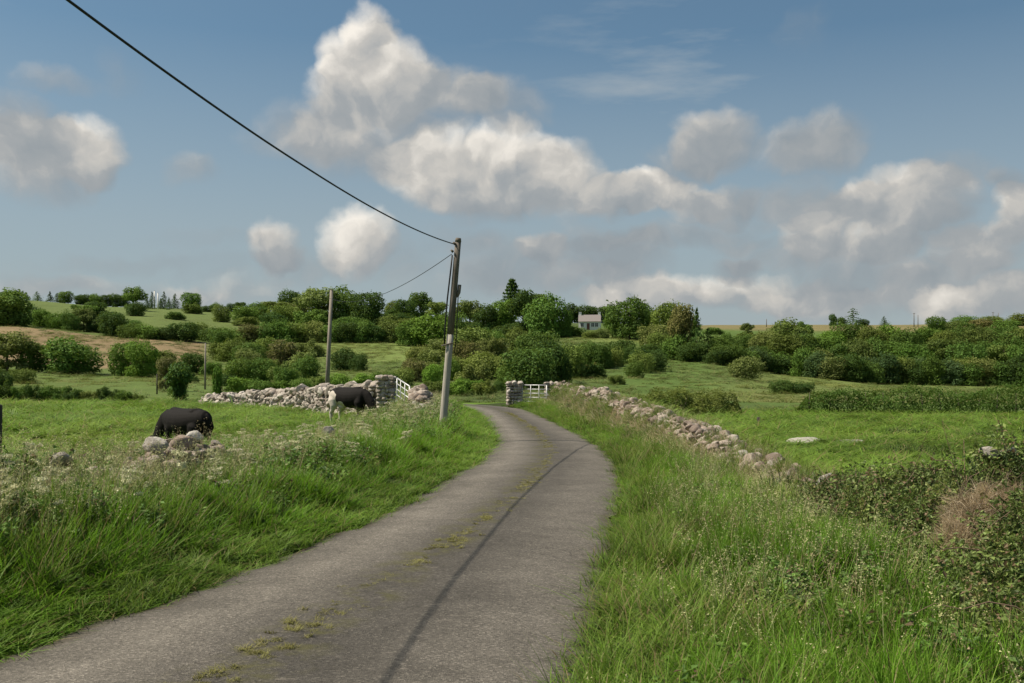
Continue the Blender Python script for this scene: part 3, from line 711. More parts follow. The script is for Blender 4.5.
# ------------------------------------------------------------------ hedges
def hedge(name, pts, hgt, wid, n, seed, label, tint, top_tint=None):
    rg = np.random.default_rng(seed); pts = np.array(pts, float)
    seg = np.linalg.norm(np.diff(pts, axis=0), axis=1); cum = np.concatenate([[0], np.cumsum(seg)])
    s = rg.uniform(0, cum[-1], n); cx = np.interp(s, cum, pts[:, 0]); cy = np.interp(s, cum, pts[:, 1])
    loc_h = hgt * (1 + .62 * fbm(s * .28, s * 0 + seed, 3) + .2 * fbm(s * 1.7, s * 0 + 4 + seed, 2)); loc_w = wid * (1 + .8 * fbm(s * .3 + 50, s * 0 + seed, 3))
    end = np.minimum(s, cum[-1] - s); taper = np.clip(end / (.6 * hgt), .15, 1) ** .4
    th = rg.uniform(-.25, math.pi + .25, n); rad = np.where(rg.random(n) < .3, rg.uniform(.5, 1, n), rg.normal(1, .06, n)) * (1 + .55 * vnoise(s * 1.1 + seed, th * 1.6) + .3 * vnoise(s * 2.6 + 40, th * 3))
    tx = np.interp(s, cum, np.gradient(pts[:, 0])); ty = np.interp(s, cum, np.gradient(pts[:, 1])); L = np.hypot(tx, ty); nx, ny = ty / L, -tx / L
    ox = np.sign(np.cos(th)) * np.abs(np.cos(th)) ** .6 * loc_w / 2 * rad * taper; oz = np.sign(np.sin(th)) * np.abs(np.sin(th)) ** .7 * loc_h * .92 * rad * taper
    cy = cy + .9 * fbm(s * .12, s * 0 + 9, 2)
    P = np.stack([cx + nx * ox, cy + ny * ox, ground_z(cx, cy) + np.maximum(oz, .03)], 1)
    Nn = np.stack([nx * np.cos(th), ny * np.cos(th), np.sin(th) + .3], 1)
    V, Q = leaves(P, Nn, .065, rg); root = empty(name, (pts[0, 0], pts[0, 1], gz(pts[0, 0], pts[0, 1])))
    V -= np.array(root.location)
    o = obj('foliage', mesh_np('hedge_foliage', V, Q, M['leaf'], False, attrs={'v': np.repeat(rg.random(n), 4)}), root); o.color = (*tint, 1)
    mb = MB()
    for k in range(int(cum[-1] / 1.2)):
        ss = (k + .5) * 1.2; bx, by = np.interp(ss, cum, pts[:, 0]), np.interp(ss, cum, pts[:, 1]); bz = gz(bx, by)
        mb.tube(np.array([(bx, by, bz - .1), (bx + rg.uniform(-.1, .1), by, bz + hgt * .4), (bx + rg.uniform(-.3, .3), by, bz + hgt * .8)]) - np.array(root.location), [.05, .035, .012], 5)
    mb.build('stem', M['bark'], root, True)
    tag(root, label, 'hedge', 'field hedges on the right'); return root
hedge('hedge', [(17.8, 62), (24, 62.5), (32, 63), (42, 64), (52, 65)], 1.75, 2.6, 40000, 3, 'long dark green hedge across the bright field on the right', (.062, .122, .018))
hedge('hedge', [(6.2, 60), (9, 60.5), (12, 61), (13.7, 61.5)], 1.5, 2.6, 15000, 8, 'short yellowish hedge behind the roadside wall', (.14, .17, .035))

# ------------------------------------------------------------------ stones and walls
def stone_geo(rg, sx, sy, sz):
    bm = bmesh.new(); bmesh.ops.create_icosphere(bm, subdivisions=3, radius=1)
    V = np.array([v.co[:] for v in bm.verts]); Fc = np.array([[v.index for v in f.verts] for f in bm.faces]); bm.free()
    for k in range(11):                       # split faces: cut the ball flat along random planes
        n = rg.normal(size=3); n /= np.linalg.norm(n); d = rg.uniform(.5, .86); e = np.maximum(V @ n - d, 0); V = V - (e * .93)[:, None] * n
    V += .035 * np.sin(V[:, [1, 2, 0]] * 7 + rg.uniform(0, 6, 3))
    return V * np.array([sx, sy, sz]) * 1.25, Fc
SG = np.random.default_rng(77)
STONES = [stone_geo(SG, 1, SG.uniform(.62, .95), SG.uniform(.42, .8)) for _ in range(14)]
def rot3(rg, amt=.35):
    a, b, c = rg.uniform(0, 6.28), rg.normal(0, amt), rg.normal(0, amt)
    return np.array((Matrix.Rotation(a, 3, 'Z') @ Matrix.Rotation(b, 3, 'X') @ Matrix.Rotation(c, 3, 'Y')))
def put_stone(mb, rg, x, y, z, s, amt=.35, k=None):
    V, Fc = STONES[rg.integers(len(STONES)) if k is None else k]
    mb.add(V * s @ rot3(rg, amt).T + np.array([x, y, z]), None, Fc, rg.random())
def rubble_wall(name, path, height, label, size=.16, seed=1, thick=.45, group='dry stone walls', ragged=.25, base=None, top=False, mat='stone'):
    """height: function of the distance along the path"""
    rg = np.random.default_rng(seed); p = np.array(path, float)
    cum = np.concatenate([[0], np.cumsum(np.linalg.norm(np.diff(p, axis=0), axis=1))]); mb = MB()
    s = 0.0
    while s < cum[-1]:
        x, y = np.interp(s, cum, p[:, 0]), np.interp(s, cum, p[:, 1]); tx, ty = np.interp(s + .3, cum, p[:, 0]) - np.interp(s - .3, cum, p[:, 0]), np.interp(s + .3, cum, p[:, 1]) - np.interp(s - .3, cum, p[:, 1])
        L = math.hypot(tx, ty); nx, ny = ty / L, -tx / L
        H = (height(s) - (gz(x, y) if top else 0)) * (1 + ragged * float(fbm(np.array([s * .8]), np.array([seed * 3.0]), 3)[0])); zb = gz(x, y) if base is None else base
        z = zb - .05
        while z < zb + H - size * .35:
            w = thick * (1 - .35 * (z - zb) / max(H, .2))
            for side in (-1, 0, 1):
                if side == 0 and z < zb + H - size * 1.2: continue
                sc = size * min(1.9, max(.45, math.exp(rg.normal(-.08, .38)))) * (1.1 if side == 0 else 1)
                put_stone(mb, rg, x + nx * side * w / 2 + rg.normal(0, .05) + tx / L * rg.uniform(-.1, .1), y + ny * side * w / 2 + rg.normal(0, .05) + ty / L * rg.uniform(-.1, .1), z + sc * .5 + rg.normal(0, .02), sc)
            z += size * rg.uniform(.62, .95)
        s += size * rg.uniform(1.25, 1.75)
    me = mb.mesh(name, M[mat], True); o0 = p[0]; loc = Vector((o0[0], o0[1], gz(*o0)))
    co = np.empty(len(me.vertices) * 3, np.float32); me.vertices.foreach_get('co', co); co = co.reshape(-1, 3) - np.array(loc); me.vertices.foreach_set('co', co.ravel())
    return tag(obj(name, me, None, loc), label, 'wall', group)

yy = np.arange(13.2, 54.1, 1.0)
rubble_wall('stone_wall', [(RW(y), y) for y in yy], lambda s: np.interp(s + 13.2, [13, 14.5, 17, 20, 24, 30, 36, 45, 54], [.20, .32, .40, .58, .76, .92, 1.02, 1.13, 1.2]),
            'tumbled field wall running along the right verge to the gate', .085, 21, .5, ragged=.5, top=True)
yy = np.arange(5.5, 12.6, .8)
rubble_wall('stone_wall', [(RW(y) + .12, y) for y in yy], lambda s: np.interp(s + 5.5, [5.5, 7.5, 8.8, 10, 11.5, 12.6], [.3, .6, .74, .5, .3, .2]), 'buried stretch of wall under the brambles at the right edge', .10, 25, .45, ragged=.2, top=True)
yy = np.arange(4, 36, 1.0)
rubble_wall('stone_wall', [(LW(y), y) for y in yy], lambda s: np.interp(s, [0, 4, 8, 9.3, 11, 15, 20, 32], [.45, .5, .60, .78, .58, .48, .46, .62]),
            'overgrown stone wall buried in weeds along the left verge', .10, 22, .5, ragged=.5, top=True)
rubble_wall('stone_wall', [(-18.5, 60.5), (-14.5, 56), (-10.8, 51), (-7.6, 46.2), (-5.75, 42.6)], lambda s: np.interp(s, [0, 6, 13.2, 19, 23.4], [.38, .70, .98, 1.16, 1.36]),
            'pale dry stone wall across the field behind the cows', .15, 23, .5, ragged=.10, top=True, mat='stone_pale')
rubble_wall('stone_wall', [(-3.6, 38.6), (-3.35, 36.8), (-3.2, 35)], lambda s: np.interp(s, [0, 3.6], [1.25, .85]), 'short broken wall end right of the left-hand gate', .13, 24, top=True)

def pillar(name, x, y, w, h, label, seed, group, lightened=False):
    rg = np.random.default_rng(seed); mb = MB(); z = 0
    while z < h - .1:
        for a in np.linspace(-.5, .5, 4):
            for sx, sy in ((a, -.5), (a, .5), (-.5, a), (.5, a)):
                put_stone(mb, rg, sx * w * .8, sy * w * .8, z + .08, .14 * rg.uniform(.8, 1.2), .2)
        z += .17
    for a in np.linspace(-.45, .45, 3):
        for b in np.linspace(-.45, .45, 3): put_stone(mb, rg, a * w, b * w, h, .17, .15)
    return tag(mb.build(name, M['stone_pale'], None, True, (x, y, gz(x, y))), label, 'pillar', group)
GP = 'stone gate pillars'
pillar('gate_pillar', .12, 55.0, .72, 1.2, 'free-standing stone pillar left of the right-hand gate, at the road end', 31, GP)
pillar('gate_pillar', 2.15, 54.4, .62, 1.28 - gz(2.15, 54.4), 'stone pillar right of the right-hand gate, at the wall end', 32, GP)
pillar('gate_pillar', -5.25, 41.9, .6, 1.62 - gz(-5.25, 41.9), 'stone pillar at the end of the pale field wall, left gate', 33, GP)

def farm_gate(name, a, b, hgt, z0, label, bars=5):
    a = np.array(a, float); b = np.array(b, float); L = float(np.linalg.norm(b - a)); th = math.atan2(b[1] - a[1], b[0] - a[0])
    root = empty(name, (a[0], a[1], z0), th)
    fr = MB()
    fr.tube([(0, 0, .1), (0, 0, hgt)], .03, 8); fr.tube([(L, 0, .1), (L, 0, hgt)], .03, 8)
    fr.tube([(0, 0, hgt), (L, 0, hgt)], .03, 8); fr.tube([(0, 0, .1), (L, 0, .1)], .03, 8)
    fr.build('gate_frame', M['galv'], root, True)
    for k in range(1, bars):
        z = .1 + (hgt - .1) * k / bars; m = MB(); m.tube([(.03, 0, z), (L - .03, 0, z)], .022, 7); m.build('gate_bar', M['galv'], root, True)
    for f in (.36, .7):
        m = MB(); m.tube([(L * f, -.03, .1), (L * f, -.03, hgt)], .02, 7); m.build('gate_upright', M['galv'], root, True)
    h = MB(); h.box(-.16, -.03, -.03, .03, hgt - .2, hgt - .14); h.box(-.16, -.03, -.03, .03, .25, .31); h.build('hinge', M['galv'], root)
    la = MB(); la.box(L + .03, L + .12, -.02, .02, hgt * .55, hgt * .55 + .05); la.build('latch', M['galv'], root)
    return tag(root, label, 'gate', 'metal farm gates')
farm_gate('farm_gate', (.56, 54.8), (1.86, 53.9), 1.2, .0, 'white tubular farm gate closed between two stone pillars at the road end')
lg = farm_gate('farm_gate', (-4.75, 41.4), (-3.95, 38.6), 1.25, gz(-4.75, 41.4) + .1, 'grey tubular farm gate seen edge-on at the left field entrance')

lg.rotation_euler = (0, R(6), lg.rotation_euler.z)
def rock_cluster(name, x, y, items, label, cat='rock', dz=0.0, group=None):
    rg = np.random.default_rng(int(abs(x * 100) + y * 7)); mb = MB()
    for (dx, dy, zz, s) in items: put_stone(mb, rg, dx, dy, zz, s, .3)
    return tag(mb.build(name, M['rock'], None, True, (x, y, gz(x, y) + dz)), label, cat, group)
def rock(x, y, s, label, dz=0.0, group='loose pale rocks', z=None): return rock_cluster('rock', x, y, [(0, 0, s * .35, s)], label, dz=dz if z is None else z - s * .35 - gz(x, y), group=group)
# exposed pale stones
rock(3.93, 12.6, .17, 'larger white boulder half sunk in brambles on the right wall', z=.40); rock(4.12, 12.5, .12, 'smaller white stone against the white boulder on the right wall', z=.36)
rock(3.86, 16.6, .13, 'pale flat stone on the tumbled part of the right wall', .22)
rock(4.24, 8.6, .085, 'right one of two pale stones on top of the bramble mound', z=1.08); rock(4.08, 8.6, .07, 'left one of two pale stones on top of the bramble mound', z=1.08)
rock(LW(12.4), 12.4, .14, 'pinkish-white boulder in front of the half-hidden black cow', z=.9); rock(LW(13.3), 13.3, .12, 'long grey stone right of the boulder in front of the half-hidden black cow', z=.9)
rock(LW(10.8), 10.8, .11, 'low white stone among weeds left of the half-hidden black cow', z=.84); rock(LW(19.0), 19.0, .15, 'white stone in the weeds between the two cows', z=.68)
rock(-3.4, 34.6, .3, 'white boulder at the foot of the left gate', .2); rock(-3.0, 33.5, .22, 'small white boulder near the leaning pole', .2)
rock(10.5, 36, .55, 'left flat pale rock slab in the bright right field', -.02).scale = (1.3, 1, .34); rock(11.8, 35.6, .45, 'right flat pale rock slab in the bright right field', -.02).scale = (1.4, 1, .34); rock(17.5, 36.5, .42, 'pale rock by the rushes at the right edge', -.02).scale = (1.3, 1, .4)
rock(6.35, 49, .3, 'small pale rock in front of the short hedge', -.05)

# ------------------------------------------------------------------ poles and wires
PB = np.array([-1.80, 25.9]); PT = np.array([-1.39, 25.9, 5.18])
zb = gz(*PB)
root = empty('utility_pole', (PB[0], PB[1], zb))
H = PT[2] - zb; lean = PT[0] - PB[0]
pf = lambda t, dx=0, dy=0: (lean * t + dx, dy, H * t)
m = MB(); m.tube([pf(-.08), pf(0), pf(.2), pf(.4), pf(.52)], [.104, .099, .094, .089, .086], 12); m.build('pole_shaft', M['pole'], root, True)
m = MB(); m.tube([pf(.515), pf(.7), pf(.85), pf(1.0)], [.089, .085, .081, .077], 12); m.build('pole_top', M['poledark'], root, True)
m = MB(); m.tube([pf(1.0), pf(1.02)], [.084, .068], 12); m.build('cap', M['poledark'], root, True)
m = MB(); m.tube([pf(.71, .10, -.02), pf(.735, .13, -.02), pf(.775, .135, -.02)], [.03, .045, .045], 8); m.tube([pf(.71, .05, -.02), pf(.715, .13, -.02)], .025, 6); m.build('bracket', M['poledark'], root, True)
m = MB(); m.tube([pf(.93, -.12, -.04), pf(.85, -.125, -.05), pf(.7, -.15, -.05), pf(.55, -.15, -.05), pf(.46, -.13, -.05)], .022, 6); m.build('cable', M['wire'], root, True)
m = MB(); m.tube([pf(.72, .12, -.03), pf(.6, .14, -.03), pf(.5, .17, -.03), pf(.42, .14, -.03)], .014, 6); m.build('cable', M['wire'], root, True)
m = MB(); m.tube([pf(.455, -.2, -.06), pf(.47, .1, -.12)], .02, 6); m.build('step_iron', M['poledark'], root, True)
for t, dx in ((.945, -.1), (.985, -.06)):
    m = MB(); m.tube([pf(t, dx, -.06), pf(t + .012, dx - .06, -.06)], [.035, .025], 8); m.build('insulator', M['poledark'], root, True)
tag(root, 'leaning wooden pole with dark upper half beside the road', 'utility pole', 'wooden utility poles')

def plain_pole(x, d, top, label, r=.11, lean=0.0, mat='pole', group='wooden utility poles', name='utility_pole', arm=False):
    z = gz(x, d); root = empty(name, (x, d, z)); m = MB(); h = top - z
    m.tube([(0, 0, -.3), (lean * .5, 0, h * .5), (lean, 0, h)], [r * 1.25, r * 1.05, r * .85], 10); m.build('pole_shaft', M[mat], root, True)
    if arm:
        a = MB(); a.box(lean - .5, lean + .5, -.05, .05, h - .35, h - .22); a.build('cross_arm', M['poledark'], root)
    c = MB(); c.tube([(lean, 0, h), (lean, 0, h + r * .35)], [r * .92, r * .6], 10); c.build('cap', M['poledark'], root, True)
    return tag(root, label, 'utility pole', group)
d2 = 57.0; x2 = (326 - 512) / F * d2
plain_pole(x2, d2, CAM_H + (HOR - 290) * d2 / F, 'straight bare wooden pole behind the pale stone wall', .108, .32, 'polebrown')
d3 = 105.0
plain_pole((205 - 512) / F * d3, d3, CAM_H + (HOR - 343) * d3 / F, 'thin grey pole beside the ivy column', .085, .05, 'polebrown')
def far_pole(u, vb, vt, label, r=.1, mat='pole', arm=False, group='far poles'):
    x, d, z = at(u, vb); plain_pole(x, d, CAM_H + (HOR - vt) * d / F, label, r, 0, mat, group, arm=arm)
far_pole(154.5, 309, 291, 'left one of two white masts among the skyline conifers', .28, 'white', group='white masts'); far_pole(158, 309, 293, 'right one of two white masts among the skyline conifers', .24, 'white', group='white masts')
far_pole(645, 356, 344, 'short pale pole on the slope below the cottage clump', .13); far_pole(590, 362, 350, 'short pole among bushes below the cottage', .12)
far_pole(766.5, 327, 319, 'lone dark pole on the bare right hilltop', .13, 'poledark')
far_pole(914, 327, 313, 'left one of two poles near the hilltop lone round tree', .14, 'poledark', True); far_pole(918, 327, 315, 'right one of two poles near the hilltop lone round tree', .12, 'poledark')
far_pole(993, 324, 312, 'left one of two poles on the hill at the right edge', .13, 'poledark', True); far_pole(998.5, 324, 313, 'right one of two poles on the hill at the right edge', .11, 'poledark')
far_pole(157, 395, 374, 'thin post left of the ivy-clad tree', .06, 'postdark')
def wood_post(x, y, h, label, r=.06, lean=(0, 0), mat='postdark', group='wooden fence posts'):
    mb = MB(); mb.tube([(0, 0, -.3), (lean[0] * .5, lean[1] * .5, h * .5), (lean[0], lean[1], h - .02), (lean[0], lean[1], h)], [r * 1.05, r, r * .95, r * .7], 8)
    return tag(mb.build('fence_post', M[mat], None, True, (x, y, gz(x, y))), label, 'post', group)
wood_post(-8.08, 15.7, 1.62, 'dark leaning post at the left edge of the near field', .09, (.03, 0))
wood_post(11.9, 48.5, .42, 'small dark post between the two hedges in the right field', .08)

def wire(name, pts, r, label, n=60):
    m = MB(); m.tube(pts, r, 6); return tag(m.build(name, M['wire'], None, True), label, 'wire', 'overhead wires')
d = np.linspace(25.85, -6, 90)
wz = 4.80 + (d - 15) * .0339 + .00420 * (d - 15) * (d - 25.9)
wz = wz + (PT[2] - .08 - wz[0]) * np.clip((d - 15) / 10.9, 0, 1)
wx = PT[0] - .06 - .1434 * (25.85 - d)
wire('overhead_wire', np.stack([wx, d - .06, wz], 1), .0135, 'thick black wire from the leaning pole up out of the picture')
t = np.linspace(0, 1, 40); A = np.array([PT[0] - .13 - .03, 25.84, 4.86]); B = np.array([x2 + .2, d2 - .1, CAM_H + (HOR - 298) * d2 / F])
pp = A + (B - A) * t[:, None]; pp[:, 2] -= 4 * .62 * t * (1 - t)
wire('overhead_wire', pp, .009, 'thin sagging wire between the leaning pole and the middle pole')

# ------------------------------------------------------------------ cottage
def cottage():
    x, d, z = at(589, 329); d -= 3; z = gz(x, d)
    root = empty('cottage', (x, d, z - .2), R(-6)); W, D_, Hh, Rf = 6.9, 4.6, 2.75, 2.0
    w = MB(); w.box(-W / 2, W / 2, -D_ / 2, D_ / 2, 0, Hh); 
    for s in (-1, 1):
        xx = s * (W / 2 - .15)
        v = [(xx - .148, -D_ / 2, Hh), (xx - .148, D_ / 2, Hh), (xx - .148, 0, Hh + Rf), (xx + .148, -D_ / 2, Hh), (xx + .148, D_ / 2, Hh), (xx + .148, 0, Hh + Rf)]
        w.add(v, [(0, 1, 4, 3), (1, 2, 5, 4), (2, 0, 3, 5)], [(0, 2, 1), (3, 4, 5)])
    w.build('wall', M['white'], root)
    r = MB(); e = .3
    for s in (-1, 1):
        n = np.array([0, s * Rf, D_ / 2]); n = n / np.linalg.norm(n) * .12
        a = np.array([(-W / 2 - .1, s * (D_ / 2 + e), Hh - e * Rf / (D_ / 2) + .03), (W / 2 + .1, s * (D_ / 2 + e), Hh - e * Rf / (D_ / 2) + .03), (W / 2 + .1, 0, Hh + Rf + .03), (-W / 2 - .1, 0, Hh + Rf + .03)])
        r.add(np.concatenate([a, a + n]), [(0, 1, 2, 3), (7, 6, 5, 4), (0, 4, 5, 1), (1, 5, 6, 2), (2, 6, 7, 3), (3, 7, 4, 0)])
    rf = r.build('roof', M['slate'], root)
    for s in (-1, 1):
        c = MB(); cx = s * (W / 2 - .42); c.box(cx - .4, cx + .4, -.35, .35, Hh + Rf - .5, Hh + Rf + .85); c.box(cx - .46, cx + .46, -.41, .41, Hh + Rf + .852, Hh + Rf + .97); c.build('chimney', M['white'], rf)
    f = -D_ / 2
    for k, cx in enumerate((-2.3, 2.2, 1.0)):
        wd = MB(); wd.box(cx - .45, cx + .45, f - .02, f + .05, 1.0, 2.1); wo = wd.build('window', M['dark'], root)
        fr = MB(); fr.box(cx - .55, cx + .55, f - .06, f - .022, .88, .998); fr.box(cx - .03, cx + .03, f - .05, f - .022, 1.0, 2.1); fr.box(cx - .45, cx + .45, f - .045, f - .024, 1.52, 1.58); fr.build('frame', M['white'], wo)
    dr = MB(); dr.box(-.85, .05, f - .03, f + .05, 0.05, 2.1); do = dr.build('door', M['reddoor'], root)
    hd = MB(); hd.box(-.1, -.04, f - .08, f - .032, 1.0, 1.12); hd.build('handle', M['dark'], do)
    tag(root, 'small white cottage with grey roof and two gable chimneys on the hill', 'cottage')
cottage()

# ------------------------------------------------------------------ cows
def mat_cow(name, thr, seed):
    m, nt = newmat(name); N = NT(nt)
    w = N.attr('patch', 'Fac')
    col = N.ramp(w, [(.47, (.011, .009, .008)), (.53, (.50, .44, .38))])
    n = N.noise(30, 4, .6, N.n('ShaderNodeTexCoord').outputs['Object'])
    col = N.mix(1.0, col, N.math('ADD', N.math('MULTIPLY', n, .7), .65), 'MULTIPLY')
    N.out(N.bsdf(col, .8, .14, N.bump(N.noise(60, 4, .6, N.n('ShaderNodeTexCoord').outputs['Object']), .5, .02))); return m
def cow(loc, rz, scale, label, patch, seed):
    """grazing cow, head to +X, feet on z=0; one skinned body"""
    mb = MB()
    def loft(pts, ry, rz, seg=20):            # elliptical sections across the path
        pts = np.array(pts, float); n = len(pts); T = np.gradient(pts, axis=0); T /= np.linalg.norm(T, axis=1)[:, None]
        B = np.tile([0, 1.0, 0], (n, 1)); B -= (B * T).sum(1)[:, None] * T; B /= np.linalg.norm(B, axis=1)[:, None]; A = np.cross(T, B)
        th = np.arange(seg) * 2 * np.pi / seg; ry = np.array(ry, float); rz = np.array(rz, float)
        V = (pts[:, None] + ry[:, None, None] * np.cos(th)[None, :, None] * B[:, None] + rz[:, None, None] * np.sin(th)[None, :, None] * A[:, None]).reshape(-1, 3)
        a, b = np.meshgrid(np.arange(n - 1), np.arange(seg), indexing='ij'); p0 = a * seg + b; p1 = a * seg + (b + 1) % seg
        Q = np.stack([p0, p1, p1 + seg, p0 + seg], -1).reshape(-1, 4); V = np.concatenate([V, pts[:1], pts[-1:]]); t = []
        for k in range(seg): t += [(n * seg, (k + 1) % seg, k), (n * seg + 1, (n - 1) * seg + k, (n - 1) * seg + (k + 1) % seg)]
        mb.add(V, Q, t)
    # trunk: level back, hip bones, deep belly, brisket
    loft([(-.98, 0, 1.10), (-.93, 0, 1.08), (-.80, 0, 1.05), (-.60, 0, 1.03), (-.35, 0, .99), (0, 0, .95), (.28, 0, .96), (.48, 0, 1.0), (.66, 0, 1.03), (.78, 0, 1.03)],
         [.05, .17, .235, .27, .31, .335, .31, .255, .19, .10], [.06, .19, .25, .275, .315, .355, .345, .30, .24, .14])
    loft([(-.72, 0, 1.22), (-.55, 0, 1.26), (-.3, 0, 1.25), (.1, 0, 1.25), (.42, 0, 1.28), (.6, 0, 1.22)], [.06, .2, .16, .14, .10, .06], [.05, .07, .07, .07, .07, .05])   # spine and hips
    loft([(.58, 0, 1.06), (.78, .01, .98), (.95, .02, .80), (1.07, .04, .58), (1.10, .05, .48)], [.15, .13, .11, .095, .08], [.25, .22, .18, .145, .11])                    # neck down to the grass
    loft([(1.03, .04, .60), (1.12, .05, .52), (1.17, .055, .40), (1.19, .06, .25), (1.18, .06, .13), (1.16, .06, .08)], [.07, .115, .11, .085, .085, .06], [.06, .12, .125, .095, .08, .05])   # head
    for s in (1, -1):
        f = .07 * s
        loft([(-.70 + f, .13 * s, 1.02), (-.68 + f, .17 * s, .86), (-.62 + f, .17 * s, .68), (-.70 + f, .155 * s, .54), (-.80 + f, .15 * s, .44), (-.79 + f, .15 * s, .30), (-.77 + f, .15 * s, .13), (-.74 + f, .15 * s, .05), (-.73 + f, .15 * s, 0)],
             [.10, .135, .115, .07, .052, .042, .042, .055, .058], [.18, .20, .15, .09, .062, .05, .046, .06, .065], 14)
        loft([(.46 - f, .14 * s, 1.0), (.46 - f, .18 * s, .80), (.46 - f, .165 * s, .62), (.48 - f, .155 * s, .44), (.475 - f, .155 * s, .36), (.47 - f, .15 * s, .14), (.49 - f, .15 * s, .05), (.50 - f, .15 * s, 0)],
             [.09, .11, .085, .058, .056, .04, .054, .058], [.15, .16, .11, .066, .064, .044, .06, .065], 14)
        loft([(1.08, .05 + .07 * s, .56), (1.05, .05 + .15 * s, .57), (1.03, .05 + .24 * s, .54), (1.03, .05 + .28 * s, .52)], [.03, .055, .05, .02], [.02, .022, .02, .015], 10)      # ears
    loft([(-.93, 0, 1.18), (-1.0, 0, 1.08), (-1.02, .01, .8), (-1.0, .02, .52), (-.99, .03, .36), (-.98, .03, .25)], [.04, .032, .026, .026, .042, .02], [.045, .035, .026, .026, .042, .02], 10)   # tail
    loft([(-.60, 0, .74), (-.48, 0, .66), (-.36, 0, .66), (-.26, 0, .72)], [.08, .14, .13, .06], [.08, .12, .11, .06], 14)                                                # udder
    o = bpy.data.objects.new('cow_tmp', mb.mesh('cow_tmp', None)); C.objects.link(o)
    rm = o.modifiers.new('r', 'REMESH'); rm.mode = 'VOXEL'; rm.voxel_size = .02
    sm = o.modifiers.new('m', 'SMOOTH'); sm.iterations = 5; sm.factor = .6
    dg = bpy.context.evaluated_depsgraph_get(); me2 = bpy.data.meshes.new_from_object(o.evaluated_get(dg)); bpy.data.objects.remove(o)
    me2.name = 'cow'
    co = np.empty(len(me2.vertices) * 3, np.float32); me2.vertices.foreach_get('co', co); co = co.reshape(-1, 3)
    a = me2.attributes.new('patch', 'FLOAT', 'POINT'); a.data.foreach_set('value', patch(co).astype(np.float32))
    me2.materials.clear(); me2.materials.append(mat_cow('cow_hide', .5, seed))
    for p in me2.polygons: p.use_smooth = True
    c = obj('cow', me2, None, loc, rz); c.scale = (scale,) * 3
    return tag(c, label, 'cow', 'grazing cows')
def patchA(co):     # black body; white hindquarter, udder, belly blotch, socks and blaze
    x, y, z = co.T
    w = sstep(-.40, -.50, x + .07 * np.sin(z * 9)) * sstep(1.2, 1.08, z + .06 * np.sin(x * 11))
    w = np.maximum(w, sstep(1.0, .8, np.hypot((x + .30 + .05 * np.sin(z * 12)) / .24, (z - .70) / .16)))
    w = np.maximum(w, sstep(.36, .28, z) * sstep(.9, .7, x)); return np.clip(w, 0, 1)
def patchB(co):
    x, y, z = co.T
    return np.clip(sstep(.3, .22, z) * sstep(.9, .7, x) + sstep(.1, .06, np.hypot(x - .2, z - .6)), 0, 1)
cx, cd = (351 - 512) / F * 36, 36.0
cow((cx, cd, gz(cx, cd) + .0), R(-34), .97, 'black and white cow grazing in front of the pale stone wall, white hind legs showing', patchA, 1).scale = (.97, 1.08, 1.05)
cx, cd = (184 - 512) / F * 25, 25.0
cow((cx, cd, gz(cx, cd)), R(145), .95, 'black cow half hidden by weeds and stones, head down behind them', patchB, 2)

# ------------------------------------------------------------------ grass and weeds
def blades(rg, n, spread, L, W, lean=.5, segs=4, curl=.9, base_h=0.0):
    """a tuft: n bent tapering blades"""
    V = []; Q = []; Tt = []; hh = []; vv_ = []; k0 = 0
    for b in range(n):
        r = spread * math.sqrt(rg.random()); a = rg.random() * 6.283; bx, by = r * math.cos(a), r * math.sin(a)
        th = rg.random() * 6.283; l = L * rg.uniform(.45, 1.15); w = W * rg.uniform(.7, 1.3); c = curl * rg.uniform(.3, 1.2); l0 = lean * rg.uniform(0, 1)
        dx, dy = math.cos(th), math.sin(th); sx, sy = -dy, dx; px_ = 0; pz = -.02; ang = l0 * .5; val = rg.random()
        for s in range(segs + 1):
            t = s / segs; ww = w * (1 - t ** 1.6) * .5 + .0003
            if s < segs:
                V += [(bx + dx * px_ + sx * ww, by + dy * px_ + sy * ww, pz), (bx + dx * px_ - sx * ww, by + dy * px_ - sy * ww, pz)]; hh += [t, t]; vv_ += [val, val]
            else: V.append((bx + dx * px_, by + dy * px_, pz)); hh.append(1.0); vv_.append(val)
            if 0 < s < segs: i0 = k0 + 2 * (s - 1); Q.append((i0, i0 + 1, i0 + 3, i0 + 2))
            elif s == segs: i0 = k0 + 2 * (s - 1); Tt.append((i0, i0 + 1, i0 + 2))
            px_ += math.sin(ang) * l / segs; pz += math.cos(ang) * l / segs; ang += c * 1.5 / segs
        k0 = len(V)
    return V, Q, Tt, hh, vv_
SRC = {}
def src(kind, me):
    o = bpy.data.objects.new(kind, me); SRC.setdefault(kind, []).append(o)
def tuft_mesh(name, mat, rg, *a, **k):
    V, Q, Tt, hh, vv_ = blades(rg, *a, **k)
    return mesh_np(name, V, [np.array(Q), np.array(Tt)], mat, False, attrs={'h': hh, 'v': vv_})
for s in range(5):
    rg = random.Random(500 + s)
    src('lush_tuft', tuft_mesh('lush_tuft', M['blade'], rg, 46, .15, 1.0, .0145, lean=.9, curl=.42))
    src('meadow_tuft', tuft_mesh('meadow_tuft', M['blade2'], rg, 38, .17, 1.0, .010, lean=.8, curl=.6))
    src('short_tuft', tuft_mesh('short_tuft', M['pasture'], rg, 70, .40, 1.0, .020, lean=1.2, curl=.7, segs=3))
    src('moss_tuft', tuft_mesh('moss_tuft', M['moss'], rg, 60, .45, 1.0, .05, lean=1.6, curl=.7, segs=2))
    src('hill_tuft', tuft_mesh('hill_tuft', M['hill'], rg, 70, .40, 1.0, .020, lean=1.2, curl=.7, segs=3))
    src('straw_tuft', tuft_mesh('straw_tuft', M['straw'], rg, 34, .16, 1.0, .012, lean=1.2, curl=1.0))
